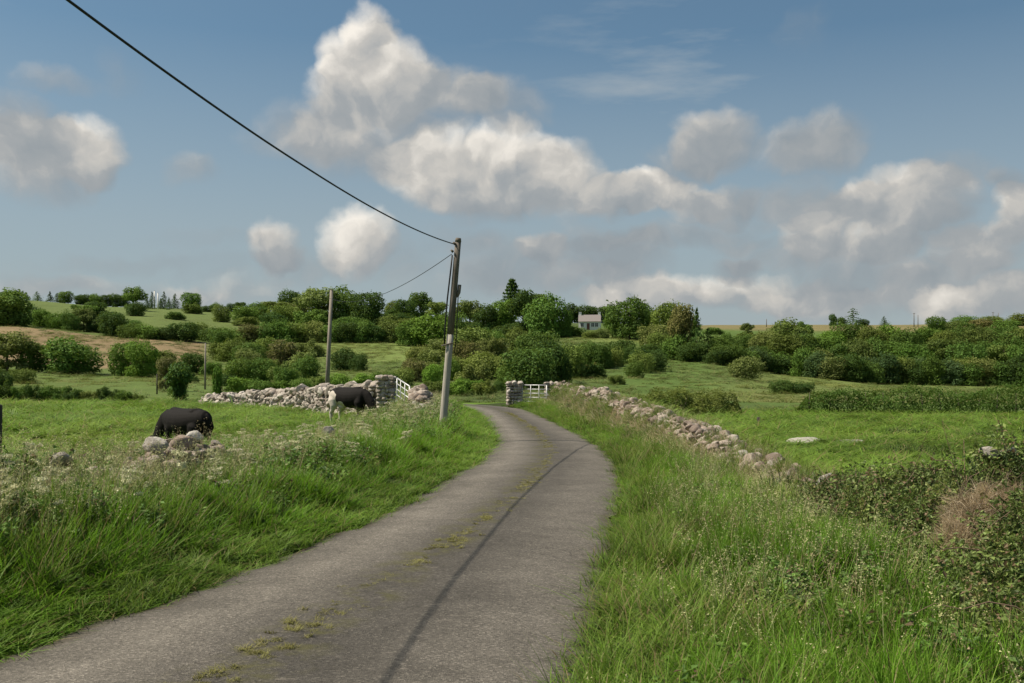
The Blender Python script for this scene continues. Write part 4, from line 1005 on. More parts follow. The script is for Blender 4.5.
def seed_stalks(rg, n=9):
    V, Q, Tt, hh, vv_ = blades(rg, n, .16, 1.0, .0055, lean=.5, curl=.35)
    # a loose panicle near each tip
    nb = len(V) // 9
    for b in range(nb):
        tip = np.array(V[b * 9 + 8]); low = np.array(V[b * 9 + 6]); d = tip - low; val = vv_[b * 9]
        for j in range(24):
            t = rg.uniform(-.6, 1.3); c = low + d * t; s = rg.uniform(.010, .022); o = np.array([rg.gauss(0, .014), rg.gauss(0, .014), rg.gauss(0, .01)]); k = len(V)
            e = np.array([rg.gauss(0, 1), rg.gauss(0, 1), rg.gauss(1, .6)]); e = e / np.linalg.norm(e) * s; f = np.cross(e, [rg.gauss(0, 1), rg.gauss(0, 1), .3]); f = f / (np.linalg.norm(f) + 1e-6) * s * .35
            V += [tuple(c + o - f), tuple(c + o + e), tuple(c + o + f)]; Tt.append((k, k + 1, k + 2)); hh += [1, 1, 1]; vv_ += [val * .8] * 3
    return mesh_np('seed_stalks', V, [np.array(Q), np.array(Tt)], M['seed'], False, attrs={'h': hh, 'v': vv_})
def umbel_plant(rg):
    """cow parsley gone over: branching stem, flat heads of tiny florets, a few ferny leaves"""
    V = []; Q = []; Tt = []; hh = []; vv_ = []
    def strip(a, b, w, h0, h1, val):
        a = np.array(a); b = np.array(b); d = b - a; s = np.cross(d, [rg.gauss(0, 1), rg.gauss(0, 1), .2]); s = s / (np.linalg.norm(s) + 1e-6) * w / 2; k = len(V)
        V.extend([tuple(a - s), tuple(a + s), tuple(b + s), tuple(b - s)]); Q.append((k, k + 1, k + 2, k + 3)); hh.extend([h0, h0, h1, h1]); vv_.extend([val] * 4)
    def head(c, r, val):
        for j in range(15):
            a = rg.random() * 6.28; q = r * math.sqrt(rg.random()); p = np.array(c) + [q * math.cos(a), q * math.sin(a), .012 - q * .25]
            strip(c - np.array([0, 0, .03]), p, .003, .4, .7, val)
            for _ in range(3):
                s = rg.uniform(.006, .012); k = len(V); o = p + [rg.gauss(0, .009), rg.gauss(0, .009), rg.gauss(0, .010)]; e = rg.random() * 6.28
                for m_ in range(4): V.append(tuple(o + [s * math.cos(e + m_ * 1.57), s * math.sin(e + m_ * 1.57), rg.gauss(0, .011)])); hh.append(1.0); vv_.append(val * rg.uniform(.7, 1))
                Q.append((k, k + 1, k + 2, k + 3))
    p = np.array([0, 0, -.02]); lean = np.array([rg.gauss(0, .12), rg.gauss(0, .12), 0])
    for s in range(4):
        n = p + lean * .3 + np.array([0, 0, .2]); strip(p, n, .009 - .0015 * s, .05 + .12 * s, .1 + .12 * s, .4); p = n
        for _ in range(2):
            a = rg.random() * 6.28; L = rg.uniform(.14, .3) * (1.1 - .15 * s); e = p + [L * .55 * math.cos(a), L * .55 * math.sin(a), L]
            if s >= 1: strip(p, e, .004, .3, .5, .4); head(e, rg.uniform(.035, .06), rg.uniform(.2, .75))
            else:
                for j in range(9):
                    q = p + (e - p) * (j / 9) * [1.4, 1.4, .5]; b = a + rg.choice((-1, 1)) * 1.2; strip(q, q + [.06 * math.cos(b), .06 * math.sin(b), -.01], .02, .1, .25, rg.random() * .8)
    head(p + [0, 0, .06], .06, rg.uniform(.2, .7))
    return mesh_np('umbel_plant', V, [np.array(Q)], M['umbel'], False, attrs={'h': hh, 'v': vv_})
def leafy(rg, mat, name, n, height, spread, leaf, stems=6):
    r2 = np.random.default_rng(rg.randrange(10 ** 6)); V = []; Q = []; h = []; v_ = []
    P = []; Nn = []; S = []
    for s in range(stems):
        a = rg.random() * 6.28; lx, ly = spread * math.cos(a) * rg.random(), spread * math.sin(a) * rg.random(); hgt = height * rg.uniform(.6, 1.1); bx, by = rg.gauss(0, spread * .35), rg.gauss(0, spread * .35)
        for j in range(n // stems):
            t = rg.uniform(.12, 1); c = np.array([bx + lx * t, by + ly * t, hgt * t]); a2 = rg.random() * 6.28; rr = leaf * rg.uniform(.4, 1.6)
            P.append(c + [rr * math.cos(a2), rr * math.sin(a2), 0]); Nn.append([math.cos(a2) * .4, math.sin(a2) * .4, 1]); S.append(t)
        k = len(V); w = .004
        V += [(bx - w, by, 0), (bx + w, by, 0), (bx + lx + w * .4, by + ly, hgt), (bx + lx - w * .4, by + ly, hgt)]; Q.append([k, k + 1, k + 2, k + 3]); h += [.1, .1, .4, .4]; v_ += [.5] * 4
    LV, LQ = leaves(np.array(P), np.array(Nn), leaf, r2, jit=.55, elong=1.1)
    vals = r2.random(len(P))
    return mesh_np(name, np.concatenate([np.array(V), LV]), [np.concatenate([np.array(Q), LQ + len(V)])], mat, False, attrs={'h': np.concatenate([h, np.repeat(np.array(S), 4)]), 'v': np.concatenate([v_, np.repeat(vals, 4)])})
for s in range(4):
    rg = random.Random(600 + s)
    src('seed_stalks', seed_stalks(rg)); src('umbel_plant', umbel_plant(rg)); src('small_weed', leafy(rg, M['weed'], 'small_weed', 150, .5, .2, .026, 10)); src('weed', leafy(rg, M['weed'], 'weed', 150, .55, .25, .036))
    src('bramble_spray', leafy(rg, M['bramble'], 'bramble_spray', 230 - 25 * s, .28 + .04 * s, .34, .017 + .003 * s, 8 + s))
def scatter(name, kind, P, rz, sc, tint, tilt=.12, mats=None):
    """one object: a plant of the kind on every point (geometry nodes)"""
    n = len(P); me = bpy.data.meshes.new(name); me.vertices.add(n); me.vertices.foreach_set('co', np.asarray(P, np.float32).ravel())
    col = bpy.data.collections.new(kind + '_sources_' + name)
    for o in SRC[kind]: col.objects.link(o)
    rot = np.stack([rng.normal(0, tilt, n), rng.normal(0, tilt, n), rz], 1)
    a = me.attributes.new('rot', 'FLOAT_VECTOR', 'POINT'); a.data.foreach_set('vector', rot.astype(np.float32).ravel())
    sc = np.asarray(sc, float)
    if sc.ndim == 1: sc = np.stack([sc] * 3, 1)
    a = me.attributes.new('scl', 'FLOAT_VECTOR', 'POINT'); a.data.foreach_set('vector', sc.astype(np.float32).ravel())
    a = me.attributes.new('tint', 'FLOAT', 'POINT'); a.data.foreach_set('value', np.asarray(tint, np.float32))
    a = me.attributes.new('pick', 'INT', 'POINT'); a.data.foreach_set('value', rng.integers(0, len(SRC[kind]), n).astype(np.int32))
    o = obj(name, me)
    ng = bpy.data.node_groups.new(name, 'GeometryNodeTree')
    ng.interface.new_socket('Geometry', in_out='INPUT', socket_type='NodeSocketGeometry'); ng.interface.new_socket('Geometry', in_out='OUTPUT', socket_type='NodeSocketGeometry')
    nn = ng.nodes; gi = nn.new('NodeGroupInput'); go = nn.new('NodeGroupOutput'); ip = nn.new('GeometryNodeInstanceOnPoints'); ci = nn.new('GeometryNodeCollectionInfo')
    ci.inputs['Collection'].default_value = col; ci.inputs['Separate Children'].default_value = True; ci.inputs['Reset Children'].default_value = True; ip.inputs['Pick Instance'].default_value = True
    def na(nm, ty):
        q = nn.new('GeometryNodeInputNamedAttribute'); q.data_type = ty; q.inputs[0].default_value = nm; return q.outputs['Attribute']
    L = ng.links.new
    L(gi.outputs[0], ip.inputs['Points']); L(ci.outputs[0], ip.inputs['Instance']); L(na('pick', 'INT'), ip.inputs['Instance Index'])
    e2r = nn.new('FunctionNodeEulerToRotation'); L(na('rot', 'FLOAT_VECTOR'), e2r.inputs[0]); L(e2r.outputs[0], ip.inputs['Rotation']); L(na('scl', 'FLOAT_VECTOR'), ip.inputs['Scale'])
    L(ip.outputs[0], go.inputs[0])
    md = o.modifiers.new('scatter', 'NODES'); md.node_group = ng
    tag(o, kind='stuff'); return o
def sample(area_fn, x0, x1, y0, y1, dens):
    """random points with local density dens(x,y) per m2 (<= dens max)"""
    dm = dens if isinstance(dens, (int, float)) else dens[1]
    n = rng.poisson((x1 - x0) * (y1 - y0) * dm); x = rng.uniform(x0, x1, n); y = rng.uniform(y0, y1, n)
    p = area_fn(x, y) / dm; k = rng.random(n) < p
    return x[k], y[k]
camclear = lambda x, y: (np.hypot(x, y) > 2.6)
patch = lambda x, y, f=.6, o=0: np.clip(.5 + .9 * fbm(x * f + o, y * f + o, 3), 0, 1)
fall = lambda y: np.interp(y, [4, 8, 14, 25, 40, 60], [1, 1, .62, .36, .2, .12])
grow = lambda y: np.interp(y, [4, 10, 20, 40, 60], [1, 1.1, 1.3, 1.7, 2.0])

hW = lambda y: np.interp(y, [6, 9, 12.3, 13.5, 16, 20, 26, 34, 48], [.76, .70, .58, .48, .42, .38, .44, .48, .5])
def lay(name, kind, dens, hfun, wfun, tfun, x0, x1, y0, y1, dmax, tilt=.14, zfix=None):
    x, y = sample(lambda a, b: dens(a, b) * camclear(a, b), x0, x1, y0, y1, (0, dmax))
    z = ground_z(x, y) if zfix is None else np.full(len(x), zfix); h = hfun(x, y) * rng.uniform(.7, 1.25, len(x)); w = wfun(x, y) * np.ones(len(x))
    return scatter(name, kind, np.stack([x, y, z], 1), rng.uniform(0, 6.28, len(x)), np.stack([w, w, h], 1), tfun(x, y), tilt)
sl = lambda x, y: LX(y) - x
sr = lambda x, y: x - RX(y)
inL = lambda x, y: ((sl(x, y) > .0 + .12 * fbm(x * 2, y * 2, 2)) & (sl(x, y) < LWo(y) + 1.1)).astype(float)
inR = lambda x, y: ((sr(x, y) > .10 + .14 * fbm(x * 2, y * 2 + 7, 2)) & (x < RW(y) + .9)).astype(float)
hL = lambda x, y: .08 + (.10 + .34 * patch(x, y, .8)) * sstep(.25, 1.3, sl(x, y))
hR = lambda x, y: .08 + (.08 + .30 * patch(x, y, .8, 3)) * sstep(.1, 1.0, sr(x, y)) * np.interp(RW(y) - x, [.2, 1.0], [.45, 1])
tn1 = lambda x, y: np.clip(.42 + .35 * fbm(x * .5, y * .5 + 3, 3) + rng.normal(0, .08, len(x)), 0, 1)
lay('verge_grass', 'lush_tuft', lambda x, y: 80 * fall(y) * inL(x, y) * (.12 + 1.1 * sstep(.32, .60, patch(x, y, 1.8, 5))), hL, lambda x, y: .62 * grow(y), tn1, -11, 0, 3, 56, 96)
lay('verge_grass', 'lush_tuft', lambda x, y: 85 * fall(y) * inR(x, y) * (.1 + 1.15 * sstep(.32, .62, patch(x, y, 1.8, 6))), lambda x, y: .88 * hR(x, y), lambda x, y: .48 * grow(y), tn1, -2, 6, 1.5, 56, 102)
tn2 = lambda x, y: np.clip(.45 + .45 * fbm(x * .6 + 9, y * .6, 3) + rng.normal(0, .1, len(x)), 0, 1)
lay('meadow_grass', 'meadow_tuft', lambda x, y: 13 * fall(y) * inL(x, y) * sstep(.5, 1.4, sl(x, y)), lambda x, y: hW(y) * .75 * (.7 + .6 * patch(x, y, 1.1, 3)), lambda x, y: .7 * grow(y), tn2, -11, 0, 3, 56, 30)
lay('meadow_grass', 'meadow_tuft', lambda x, y: 26 * fall(y) * inR(x, y) * patch(x, y, .5, 1) * 1.4, lambda x, y: .16 + .36 * patch(x, y, .9, 9), lambda x, y: .7 * grow(y), tn2, -2, 6, 1.5, 56, 37)
tn3 = lambda x, y: np.clip(.5 + rng.normal(0, .18, len(x)), 0, 1)
lay('seeding_grass', 'seed_stalks', lambda x, y: 32 * fall(y) ** .6 * inL(x, y) * sstep(1.0, 1.9, sl(x, y)) * (.25 + patch(x, y, .5, 5)), lambda x, y: hW(y) * 1.0, lambda x, y: .8 * grow(y), tn3, -11, 0, 3, 56, 44)
lay('seeding_grass', 'seed_stalks', lambda x, y: 9 * fall(y) ** .6 * inR(x, y) * sstep(.3, 1.2, sr(x, y)) * (.2 + patch(x, y, .4, 6)), lambda x, y: np.interp(x - RW(y), [-1.2, -.4], [.5, .34]), lambda x, y: .75 * grow(y), tn3, -2, 6, 1.5, 56, 11)
lay('cow_parsley', 'umbel_plant', lambda x, y: 6.5 * inL(x, y) * sstep(1.0, 2.0, sl(x, y)) * 1.0 * patch(x, y, .45, 2) * 1.3, lambda x, y: hW(y) * .98, lambda x, y: .8 + 0 * x, tn3, -11, 0, 4, 48, 9.5)
lay('leafy_weeds', 'weed', lambda x, y: 26 * inL(x, y) * sstep(.7, 1.5, sl(x, y)) * sstep(.3, .55, patch(x, y, .5, 8)) * np.interp(y, [10, 16], [1, .6]), lambda x, y: hW(y) * 1.5, lambda x, y: .8 + 0 * x, tn3, -11, 0, 4, 48, 26)
lay('leafy_weeds', 'small_weed', lambda x, y: 13 * fall(y) * inL(x, y) * sstep(.25, .8, sl(x, y)) * sstep(.4, .6, patch(x, y, .9, 12)), lambda x, y: hL(x, y) * 1.5, lambda x, y: .8 + 0 * x, tn3, -11, 0, 4, 40, 13)
lay('leafy_weeds', 'small_weed', lambda x, y: 8 * fall(y) * inR(x, y) * sstep(.25, .8, sr(x, y)) * sstep(.45, .65, patch(x, y, .9, 13)), lambda x, y: hR(x, y) * 1.3, lambda x, y: .8 + 0 * x, tn3, -2, 6, 3, 40, 8)
lay('leafy_weeds', 'weed', lambda x, y: 5 * inR(x, y) * sstep(.4, 1.4, sr(x, y)) * sstep(.5, .7, patch(x, y, .6, 4)), lambda x, y: .5 + 0 * x, lambda x, y: .7 + 0 * x, tn3, -2, 6, 3, 48, 5)
lay('dead_grass', 'straw_tuft', lambda x, y: 44 * fall(y) ** .5 * np.exp(-((x - RW(y) + .25) / .4) ** 2) * sstep(13, 15, y), lambda x, y: np.interp(y, [12, 20, 55], [.30, .34, .42]), lambda x, y: .5 * grow(y), tn3, 1, 6, 12, 55, 44, .5)
lay('wall_top_grass', 'meadow_tuft', lambda x, y: 24 * fall(y) ** .5 * np.exp(-((x - RW(y) + .35) / .5) ** 2) * sstep(12, 14, y) * patch(x, y, .6, 11) * 1.6, lambda x, y: np.interp(y, [12, 20, 55], [.24, .26, .34]), lambda x, y: .6 * grow(y), tn2, 1, 6, 12, 55, 64, .2)
wt = lambda y: np.interp(y, [13, 14.5, 17, 20, 24, 30, 36, 45, 54], [.20, .32, .40, .58, .76, .92, 1.02, 1.13, 1.2])
for nm, kd, n, hh_, ww_ in (('dead_grass', 'straw_tuft', 2000, .30, .34), ('wall_top_grass', 'meadow_tuft', 1300, .36, .5), ('wall_top_grass', 'small_weed', 420, .42, .7), ('brambles', 'bramble_spray', 260, .8, .55)):
    y = 13.4 + 40 * rng.random(n) ** 1.5; k = vnoise(y * .9, y * 0 + len(kd)) > -.12; y = y[k]; x = RW(y) + rng.normal(-.16, .24, len(y))
    scatter(nm, kd, np.stack([x, y, wt(y) - .06 - np.abs(x - RW(y)) * .8], 1), rng.uniform(0, 6.28, len(y)), np.stack([ww_ * grow(y) * .8, ww_ * grow(y) * .8, hh_ * rng.uniform(.6, 1.3, len(y))], 1), tn3(x, y), .5)
lay('verge_grass', 'short_tuft', lambda x, y: 34 * fall(y) * (sl(x, y) > -.05) * sstep(1.3, .5, sl(x, y)), lambda x, y: .13 + 0 * x, lambda x, y: .42 * grow(y), tn1, -11, 0, 3, 50, 34)
lay('verge_grass', 'short_tuft', lambda x, y: 30 * fall(y) * (sr(x, y) > -.03) * sstep(1.1, .4, sr(x, y)), lambda x, y: .12 + 0 * x, lambda x, y: .42 * grow(y), tn1, -2, 4, 3, 50, 30)
lay('leafy_weeds', 'small_weed', lambda x, y: 26 * inL(x, y) * sstep(.9, 1.6, sl(x, y)) * sstep(.25, .5, patch(x, y, .55, 21)) * sstep(19, 14, y), lambda x, y: hW(y) * (.55 + .75 * patch(x, y, .8, 2)), lambda x, y: .85 + 0 * x, tn3, -8, 0, 5, 17, 26, .3)
# pasture either side
inFL = lambda x, y: (sl(x, y) > LWo(y) + .7) & (np.abs(x / np.maximum(y, 1)) < .62) & (np.hypot(x, y) < 72)
inFR = lambda x, y: (x > RW(y) + .6) & (np.abs(x / np.maximum(y, 1)) < .62) & (np.hypot(x, y) < 72)
tf = lambda x, y: np.clip(.5 + .5 * fbm(x * .15, y * .15, 4) + rng.normal(0, .07, len(x)), 0, 1)
pd = lambda y: np.interp(y, [5, 15, 25, 40, 70], [7, 7, 4.5, 2.6, 1.4])
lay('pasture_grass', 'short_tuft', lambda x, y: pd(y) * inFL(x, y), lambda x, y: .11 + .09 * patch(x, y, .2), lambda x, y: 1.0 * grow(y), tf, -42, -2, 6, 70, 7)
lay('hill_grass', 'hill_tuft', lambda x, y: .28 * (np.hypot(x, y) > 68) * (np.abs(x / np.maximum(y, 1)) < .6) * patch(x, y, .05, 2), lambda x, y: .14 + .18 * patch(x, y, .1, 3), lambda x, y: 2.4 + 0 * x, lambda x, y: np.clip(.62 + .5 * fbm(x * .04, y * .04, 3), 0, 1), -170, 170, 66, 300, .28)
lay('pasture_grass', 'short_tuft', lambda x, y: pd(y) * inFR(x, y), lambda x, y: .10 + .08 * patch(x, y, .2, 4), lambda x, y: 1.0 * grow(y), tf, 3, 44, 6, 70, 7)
lay('pasture_grass', 'meadow_tuft', lambda x, y: 2.2 * (inFL(x, y) | inFR(x, y)) * sstep(.52, .75, patch(x, y, .35, 7)), lambda x, y: .22 + .12 * patch(x, y), lambda x, y: 1.2 + 0 * x, tf, -42, 44, 8, 68, 2.2)
lay('leafy_weeds', 'small_weed', lambda x, y: 1.6 * (inFL(x, y) | inFR(x, y)) * sstep(.62, .75, patch(x, y, .5, 17)), lambda x, y: .28 + 0 * x, lambda x, y: 1.3 + 0 * x, tf, -42, 44, 8, 68, 1.6)
# moss and grass seams down the middle of the road
def road_t(x, y): return (x - LX(y)) / (RX(y) - LX(y))
lay('road_moss', 'moss_tuft', lambda x, y: 150 * np.exp(-((road_t(x, y) - np.interp(y, [5, 8, 20, 30], [.44, .475, .525, .53])) / .04) ** 2) * sstep(np.interp(y, [6, 10, 16], [.34, .26, .10]), np.interp(y, [6, 10, 16], [.75, .66, .5]), patch(x, y, 2.2, 2)) * (y > 5), lambda x, y: .03 + 0 * x, lambda x, y: .05 + .06 * patch(x, y, 2), lambda x, y: np.clip(.95 + 0 * x, 0, 1), -5, 2, 5, 46, 150, .14, .045)

# bramble mound over the near end of the right wall
def mound(x, y):
    cx = RW(y); hgt = np.interp(y, [4, 5.2, 6.5, 7.6, 8.7, 9.6, 10.6, 11.4, 12.2, 13.6], [.0, .40, .82, .98, .94, .74, .58, .42, .24, .0])
    wx = np.interp(y, [4, 7, 9, 13.6], [1.05, 1.0, .85, .6]); return hgt * np.exp(-((x - cx + .08) / wx) ** 2) * (1 + .42 * fbm(x * 1.9, y * 1.9, 3))
n = 8200; x = rng.uniform(2.6, 6.0, n); y = rng.uniform(4.4, 13.6, n); h = mound(x, y)
u_ = x / y
k = (h > .10); x, y, h = x[k], y[k], h[k]
lv = rng.uniform(.25, 1.0, len(x)) ** .6
P = np.stack([x, y, ground_z(x, y) + h * lv - .21], 1)
sa0, sb0 = np.array([3.45, 7.9, .33]), np.array([4.0, 8.2, .70])          # the scar of bare dead grass runs down the front of the mound
tq = np.clip((P - sa0) @ (sb0 - sa0) / ((sb0 - sa0) @ (sb0 - sa0)), 0, 1); dq = P - (sa0 + tq[:, None] * (sb0 - sa0)); dd_ = np.sqrt(dq[:, 0] ** 2 + (dq[:, 1] * .28) ** 2 + dq[:, 2] ** 2)
k = (dd_ > .25) & ~((np.abs(P[:, 0] / P[:, 1] - .455 - (P[:, 2] - .5) * .09) < .022) & (P[:, 1] < 8.1) & (P[:, 1] > 6.6) & (P[:, 2] > .30)); P = P[k]
scatter('brambles', 'bramble_spray', P, rng.uniform(0, 6.28, len(P)), rng.uniform(.5, .95, len(P)), tn3(P[:, 0], P[:, 1]), .45)
n = 300; kk = rng.integers(0, len(P), n)
scatter('wall_top_grass', 'meadow_tuft', P[kk] + [0, 0, -.05], rng.uniform(0, 6.28, n), np.stack([np.full(n, .5), np.full(n, .5), rng.uniform(.3, .5, n)], 1), tn3(P[kk, 0], P[kk, 1]), .3)
n = 760; tq = rng.random(n) ** .8; P = sa0 + tq[:, None] * (sb0 - sa0) + rng.normal(0, 1, (n, 3)) * [.10, .07, .045] * (.6 + .6 * tq[:, None])
scatter('dead_grass', 'straw_tuft', P, rng.uniform(0, 6.28, n), np.stack([np.full(n, .26), np.full(n, .26), rng.uniform(.08, .24, n)], 1), tn3(P[:, 0], P[:, 1]), 1.25)
mb = MB(); rg = np.random.default_rng(41)
for k in range(90):
    y0 = rg.uniform(5.2, 11); x0 = RW(y0) + rg.normal(0, .5); z0 = gz(x0, y0) + .1; a = rg.uniform(0, 6.28); L = rg.uniform(.4, .9); hh = float(mound(np.array([x0]), np.array([y0]))[0])
    pts = [(x0 + L * t * math.cos(a), y0 + L * t * math.sin(a), z0 + (hh * rg.uniform(.6, 1.12)) * math.sin(min(1.0, t * 1.05) * 2.3)) for t in np.linspace(0, 1, 7)]
    mb.tube(pts, np.linspace(.006, .002, 7) * rg.uniform(.6, 1.2), 5)
me = mb.mesh('bramble_canes', M['cane'], True); tag(obj('bramble_canes', me), kind='stuff')

# rush clumps in the right field
for k, (u, d_, lab) in enumerate(((985, 38.5, 'largest dark rush clump near the right edge of the bright field'), (915, 31, 'low dark rush clump in the middle of the right field'), (836, 13.4, 'dark scrubby clump behind the white boulder on the right wall'), (905, 41, 'small rush clump right of the pale rock slabs'))):
    x = (u - 512) / F * d_; V, Q, Tt, hh, vv_ = blades(random.Random(800 + k), 420, .75, .42, .02, lean=1.0, curl=.7)
    V = np.array(V) * [1.3, .8, 1]
    tag(obj('rush_clump', mesh_np('rush_clump', V, [np.array(Q), np.array(Tt)], M['weed'], False, attrs={'h': hh, 'v': vv_}), None, (x, d_, gz(x, d_))), lab, 'rush clump', 'rush clumps in the right field')

# ------------------------------------------------------------------ sky, sun, camera
SUN_EL, SUN_AZ = R(55), R(-94)        # bearing measured from +Y towards +X
sd = Vector((math.sin(SUN_AZ) * math.cos(SUN_EL), math.cos(SUN_AZ) * math.cos(SUN_EL), math.sin(SUN_EL)))
li = bpy.data.lights.new('sun', 'SUN'); li.energy = 4.0; li.angle = R(.53); li.color = (1.0, .91, .76)
so = bpy.data.objects.new('sun', li); so.rotation_euler = sd.to_track_quat('Z', 'Y').to_euler(); C.objects.link(so)

W = bpy.data.worlds.new('World'); bpy.context.scene.world = W; W.use_nodes = True
nt = W.node_tree; nt.nodes.clear(); N = NT(nt)
sky = N.n('ShaderNodeTexSky'); sky.sky_type = 'NISHITA'; sky.sun_disc = False; sky.sun_elevation = SUN_EL; sky.sun_rotation = SUN_AZ
sky.air_density = 1.0; sky.dust_density = 1.6; sky.ozone_density = 1.6
dirv = N.n('ShaderNodeTexCoord').outputs['Generated']
sx = N.n('ShaderNodeSeparateXYZ'); N.l(dirv, sx.inputs[0])
az = N.math('ARCTAN2', sx.outputs[0], sx.outputs[1]); el = N.math('ARCSINE', sx.outputs[2])
cb = N.n('ShaderNodeCombineXYZ'); N.l(az, cb.inputs[0]); N.l(el, cb.inputs[1]); P0 = cb.outputs[0]
# billows: two scales of warping
w1 = N.noise(9, 4, .55, P0, 'Color'); w2 = N.noise(34, 5, .6, P0, 'Color')
wv = N.vmath('ADD', N.vmath('MULTIPLY', N.vmath('SUBTRACT', w1, (.5, .5, .5)), (.075, .06, 0)), N.vmath('MULTIPLY', N.vmath('SUBTRACT', w2, (.5, .5, .5)), (.020, .018, 0)))
P1 = N.vmath('ADD', P0, wv)
CL = [  # photo column, row, half width, half height, density, brightness
 (372, 26, 26, 20, 1.0, 1.0), (352, 52, 34, 26, 1.1, 1.0), (395, 72, 48, 36, 1.3, .95), (345, 92, 40, 30, 1.1, .9), (440, 98, 58, 32, 1.0, .62), (500, 106, 46, 26, .8, .55),
 (300, 132, 50, 28, .75, .55), (360, 142, 66, 40, 1.0, .62), (440, 172, 62, 38, 1.4, 1.0), (515, 165, 48, 38, 1.3, 1.0), (565, 178, 36, 38, 1.2, .95), (490, 198, 66, 24, 1.0, .5), (612, 195, 34, 22, 1.0, .7), (645, 192, 36, 22, 1.1, 1.0), (690, 200, 36, 20, .8, .8), (730, 203, 34, 20, .8, .55),
 (35, 162, 60, 36, 1.1, .62), (86, 148, 34, 30, 1.1, .92), (14, 128, 44, 34, .85, .5), (55, 78, 32, 13, .65, .6), (120, 70, 24, 20, .3, .3), (196, 172, 32, 20, .62, .45),
 (272, 248, 28, 22, 1.1, .85), (355, 246, 32, 32, 1.3, 1.15), (300, 268, 40, 18, .6, .3), (400, 262, 40, 22, .5, .25), (545, 250, 26, 18, .9, .75), (520, 264, 66, 30, .75, .25), (622, 258, 46, 26, .7, .22), (590, 285, 60, 20, .6, .5),
 (716, 138, 42, 32, .95, .55), (680, 160, 40, 24, .5, .3), (815, 148, 50, 30, .85, .45), (805, 30, 28, 26, .35, .2), (905, 200, 62, 28, 1.0, .75), (800, 208, 46, 22, .7, .45), (860, 210, 40, 22, .8, .6), (818, 241, 30, 20, .9, .7), (884, 246, 34, 19, .9, .7), (985, 252, 38, 22, .95, .7), (1018, 214, 26, 26, .95, .75), (1016, 178, 20, 18, .6, .3), (735, 270, 28, 13, .7, .25), (860, 275, 70, 24, .6, .3), (960, 283, 60, 24, .6, .4), (962, 304, 34, 16, .9, .95), (1015, 300, 30, 18, .8, .6),
 (720, 294, 120, 17, .75, .85), (830, 303, 80, 14, .7, .75), (640, 300, 60, 16, .5, .7), (160, 262, 110, 10, .45, .15), (110, 290, 90, 14, .6, .6), (230, 288, 60, 16, .6, .65), (30, 278, 60, 16, .4, .4), (460, 285, 60, 20, .5, .5)]
acc = None; Ldir = (-.62, .78, 0)
CL += [(700, 236, 70, 16, .55, .3), (590, 236, 50, 16, .5, .3), (930, 232, 40, 20, .6, .45), (960, 170, 40, 18, .45, .3), (780, 255, 60, 16, .5, .3), (460, 240, 40, 18, .45, .25), (200, 240, 60, 12, .35, .3)]
for (u, v, rx, ry, a, b) in CL:
    if u > 590 and v > 125: a *= 1.35
    A_ = math.atan((u - 512) / F); E_ = math.atan((HOR - v) / F * math.cos(A_))
    q = N.vmath('MULTIPLY', N.vmath('SUBTRACT', P1, (A_, E_, 0)), (F / (rx * 1.22), F / (ry * 1.22), 0))
    w = N.math('SUBTRACT', 1.0, N.vmath('DOT_PRODUCT', q, q), True)
    w = N.math('MULTIPLY', w, a)
    lit = N.math('ADD', N.math('MULTIPLY', N.vmath('DOT_PRODUCT', q, Ldir), .42), .55)
    cx_ = N.n('ShaderNodeCombineXYZ'); N.l(w, cx_.inputs[0]); N.l(N.math('MULTIPLY', N.math('MULTIPLY', w, lit), b), cx_.inputs[1]); N.l(N.math('MULTIPLY', w, w), cx_.inputs[2])
    acc = cx_.outputs[0] if acc is None else N.vmath('ADD', acc, cx_.outputs[0])
sa = N.n('ShaderNodeSeparateXYZ'); N.l(acc, sa.inputs[0]); dens = sa.outputs[0]
bri = N.math('DIVIDE', sa.outputs[1], N.math('MAXIMUM', dens, .001))
f1 = N.noise(22, 5, .5, P1); f2 = N.noise(22, 5, .5, N.vmath('ADD', P1, (-.012, .014, 0)))
rel = N.math('MULTIPLY', N.math('SUBTRACT', f1, f2), .62)
cover = N.math('ADD', dens, N.math('MULTIPLY', N.math('SUBTRACT', f1, .5), .60))
cr_ = N.n('ShaderNodeMapRange'); cr_.interpolation_type = 'SMOOTHSTEP'; cr_.inputs[1].default_value = .04; cr_.inputs[2].default_value = 1.15; N.l(cover, cr_.inputs[0])
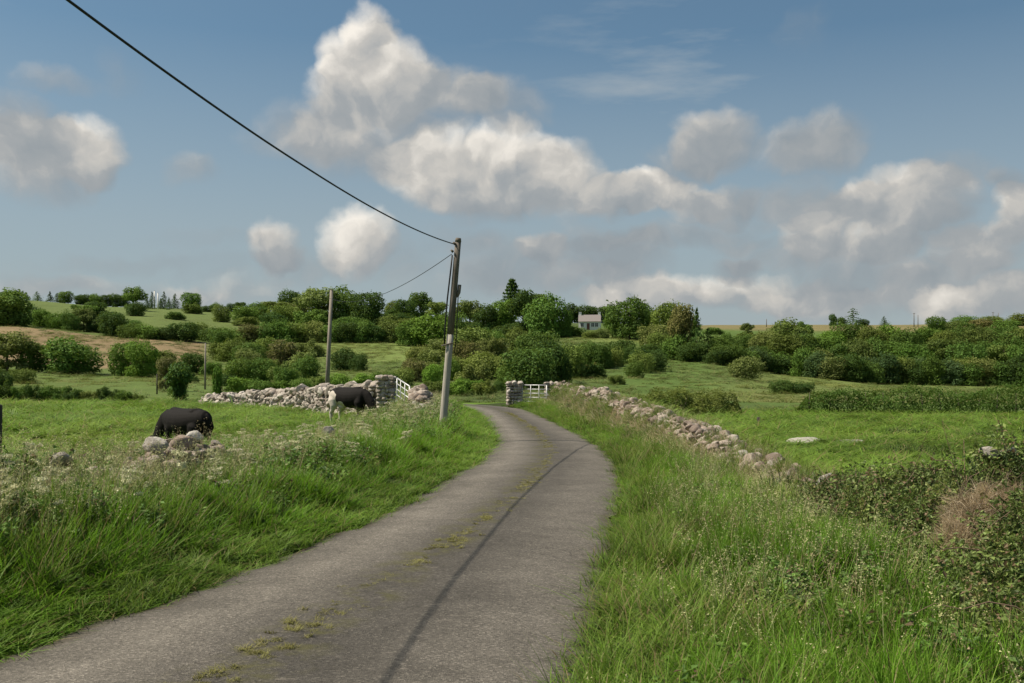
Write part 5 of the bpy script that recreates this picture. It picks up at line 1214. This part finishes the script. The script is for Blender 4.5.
# outside the photographed part of the sky the same kind of cloud goes on
far = N.noise(5.5, 7, .6, P0); fr_ = N.ramp(far, [(.52, 0.0), (.68, 1.0)])
outm = N.math('MULTIPLY', N.ramp(N.math('ABSOLUTE', az), [(.52, 0.0), (.62, 1.0)]), fr_)
wisp = N.n('ShaderNodeMapping'); wisp.inputs['Rotation'].default_value = (0, 0, R(28)); wisp.inputs['Scale'].default_value = (2.2, 11, 1); N.l(P0, wisp.inputs[0])
vq = N.vmath('MULTIPLY', N.vmath('SUBTRACT', P0, (math.atan((690 - 512) / F), math.atan((HOR - 75) / F), 0)), (F / 190, F / 95, 0))
veil = N.math('SUBTRACT', 1.0, N.vmath('DOT_PRODUCT', vq, vq), True)
wi = N.math('MULTIPLY', N.math('ADD', .34, N.math('MULTIPLY', veil, .75)), N.ramp(N.noise(1.3, 6, .6, wisp.outputs[0]), [(.48, 0.0), (.8, 1.0)]))
low = N.ramp(el, [(0.0, .85), (.14, .62), (.32, .06)])
cloud_f = N.math('MAXIMUM', cr_.outputs[0], outm)
shade = N.math('ADD', bri, rel)
shade = N.math('ADD', shade, N.math('MULTIPLY', N.math('SUBTRACT', f1, .5), .25))
ccol = N.ramp(shade, [(.10, (.175, .195, .21)), (.34, (.225, .235, .24)), (.55, (.35, .335, .31)), (.84, (.60, .56, .50))])
SKY = .0465
base = N.mix(1.0, sky.outputs[0], (SKY * .86, SKY * 1.12, SKY * 1.12), 'MULTIPLY')
base = N.mix(N.math('MAXIMUM', wi, low), base, (.235, .265, .285))
final = N.mix(N.math('MULTIPLY', cloud_f, .93), base, ccol)
bg = N.n('ShaderNodeBackground'); bg.inputs[1].default_value = 1.0; N.l(final, bg.inputs[0])
ow = N.n('ShaderNodeOutputWorld'); N.l(bg.outputs[0], ow.inputs[0])

cam = bpy.data.cameras.new('camera'); cam.sensor_width = 36; cam.lens = F / 1024 * 36; cam.shift_y = (HOR - 341.5) / 1024; cam.clip_start = .1; cam.clip_end = 9000
co = bpy.data.objects.new('camera', cam); co.location = (0, 0, CAM_H); co.rotation_euler = (R(90), 0, 0); C.objects.link(co)
S = bpy.context.scene; S.camera = co
S.view_settings.view_transform = 'Standard'; S.view_settings.look = 'None'; S.view_settings.gamma = 1; S.view_settings.exposure = .75
S.cycles.max_bounces = 6; S.cycles.diffuse_bounces = 3; S.cycles.transmission_bounces = 3; S.cycles.transparent_max_bounces = 4; S.cycles.use_denoising = True
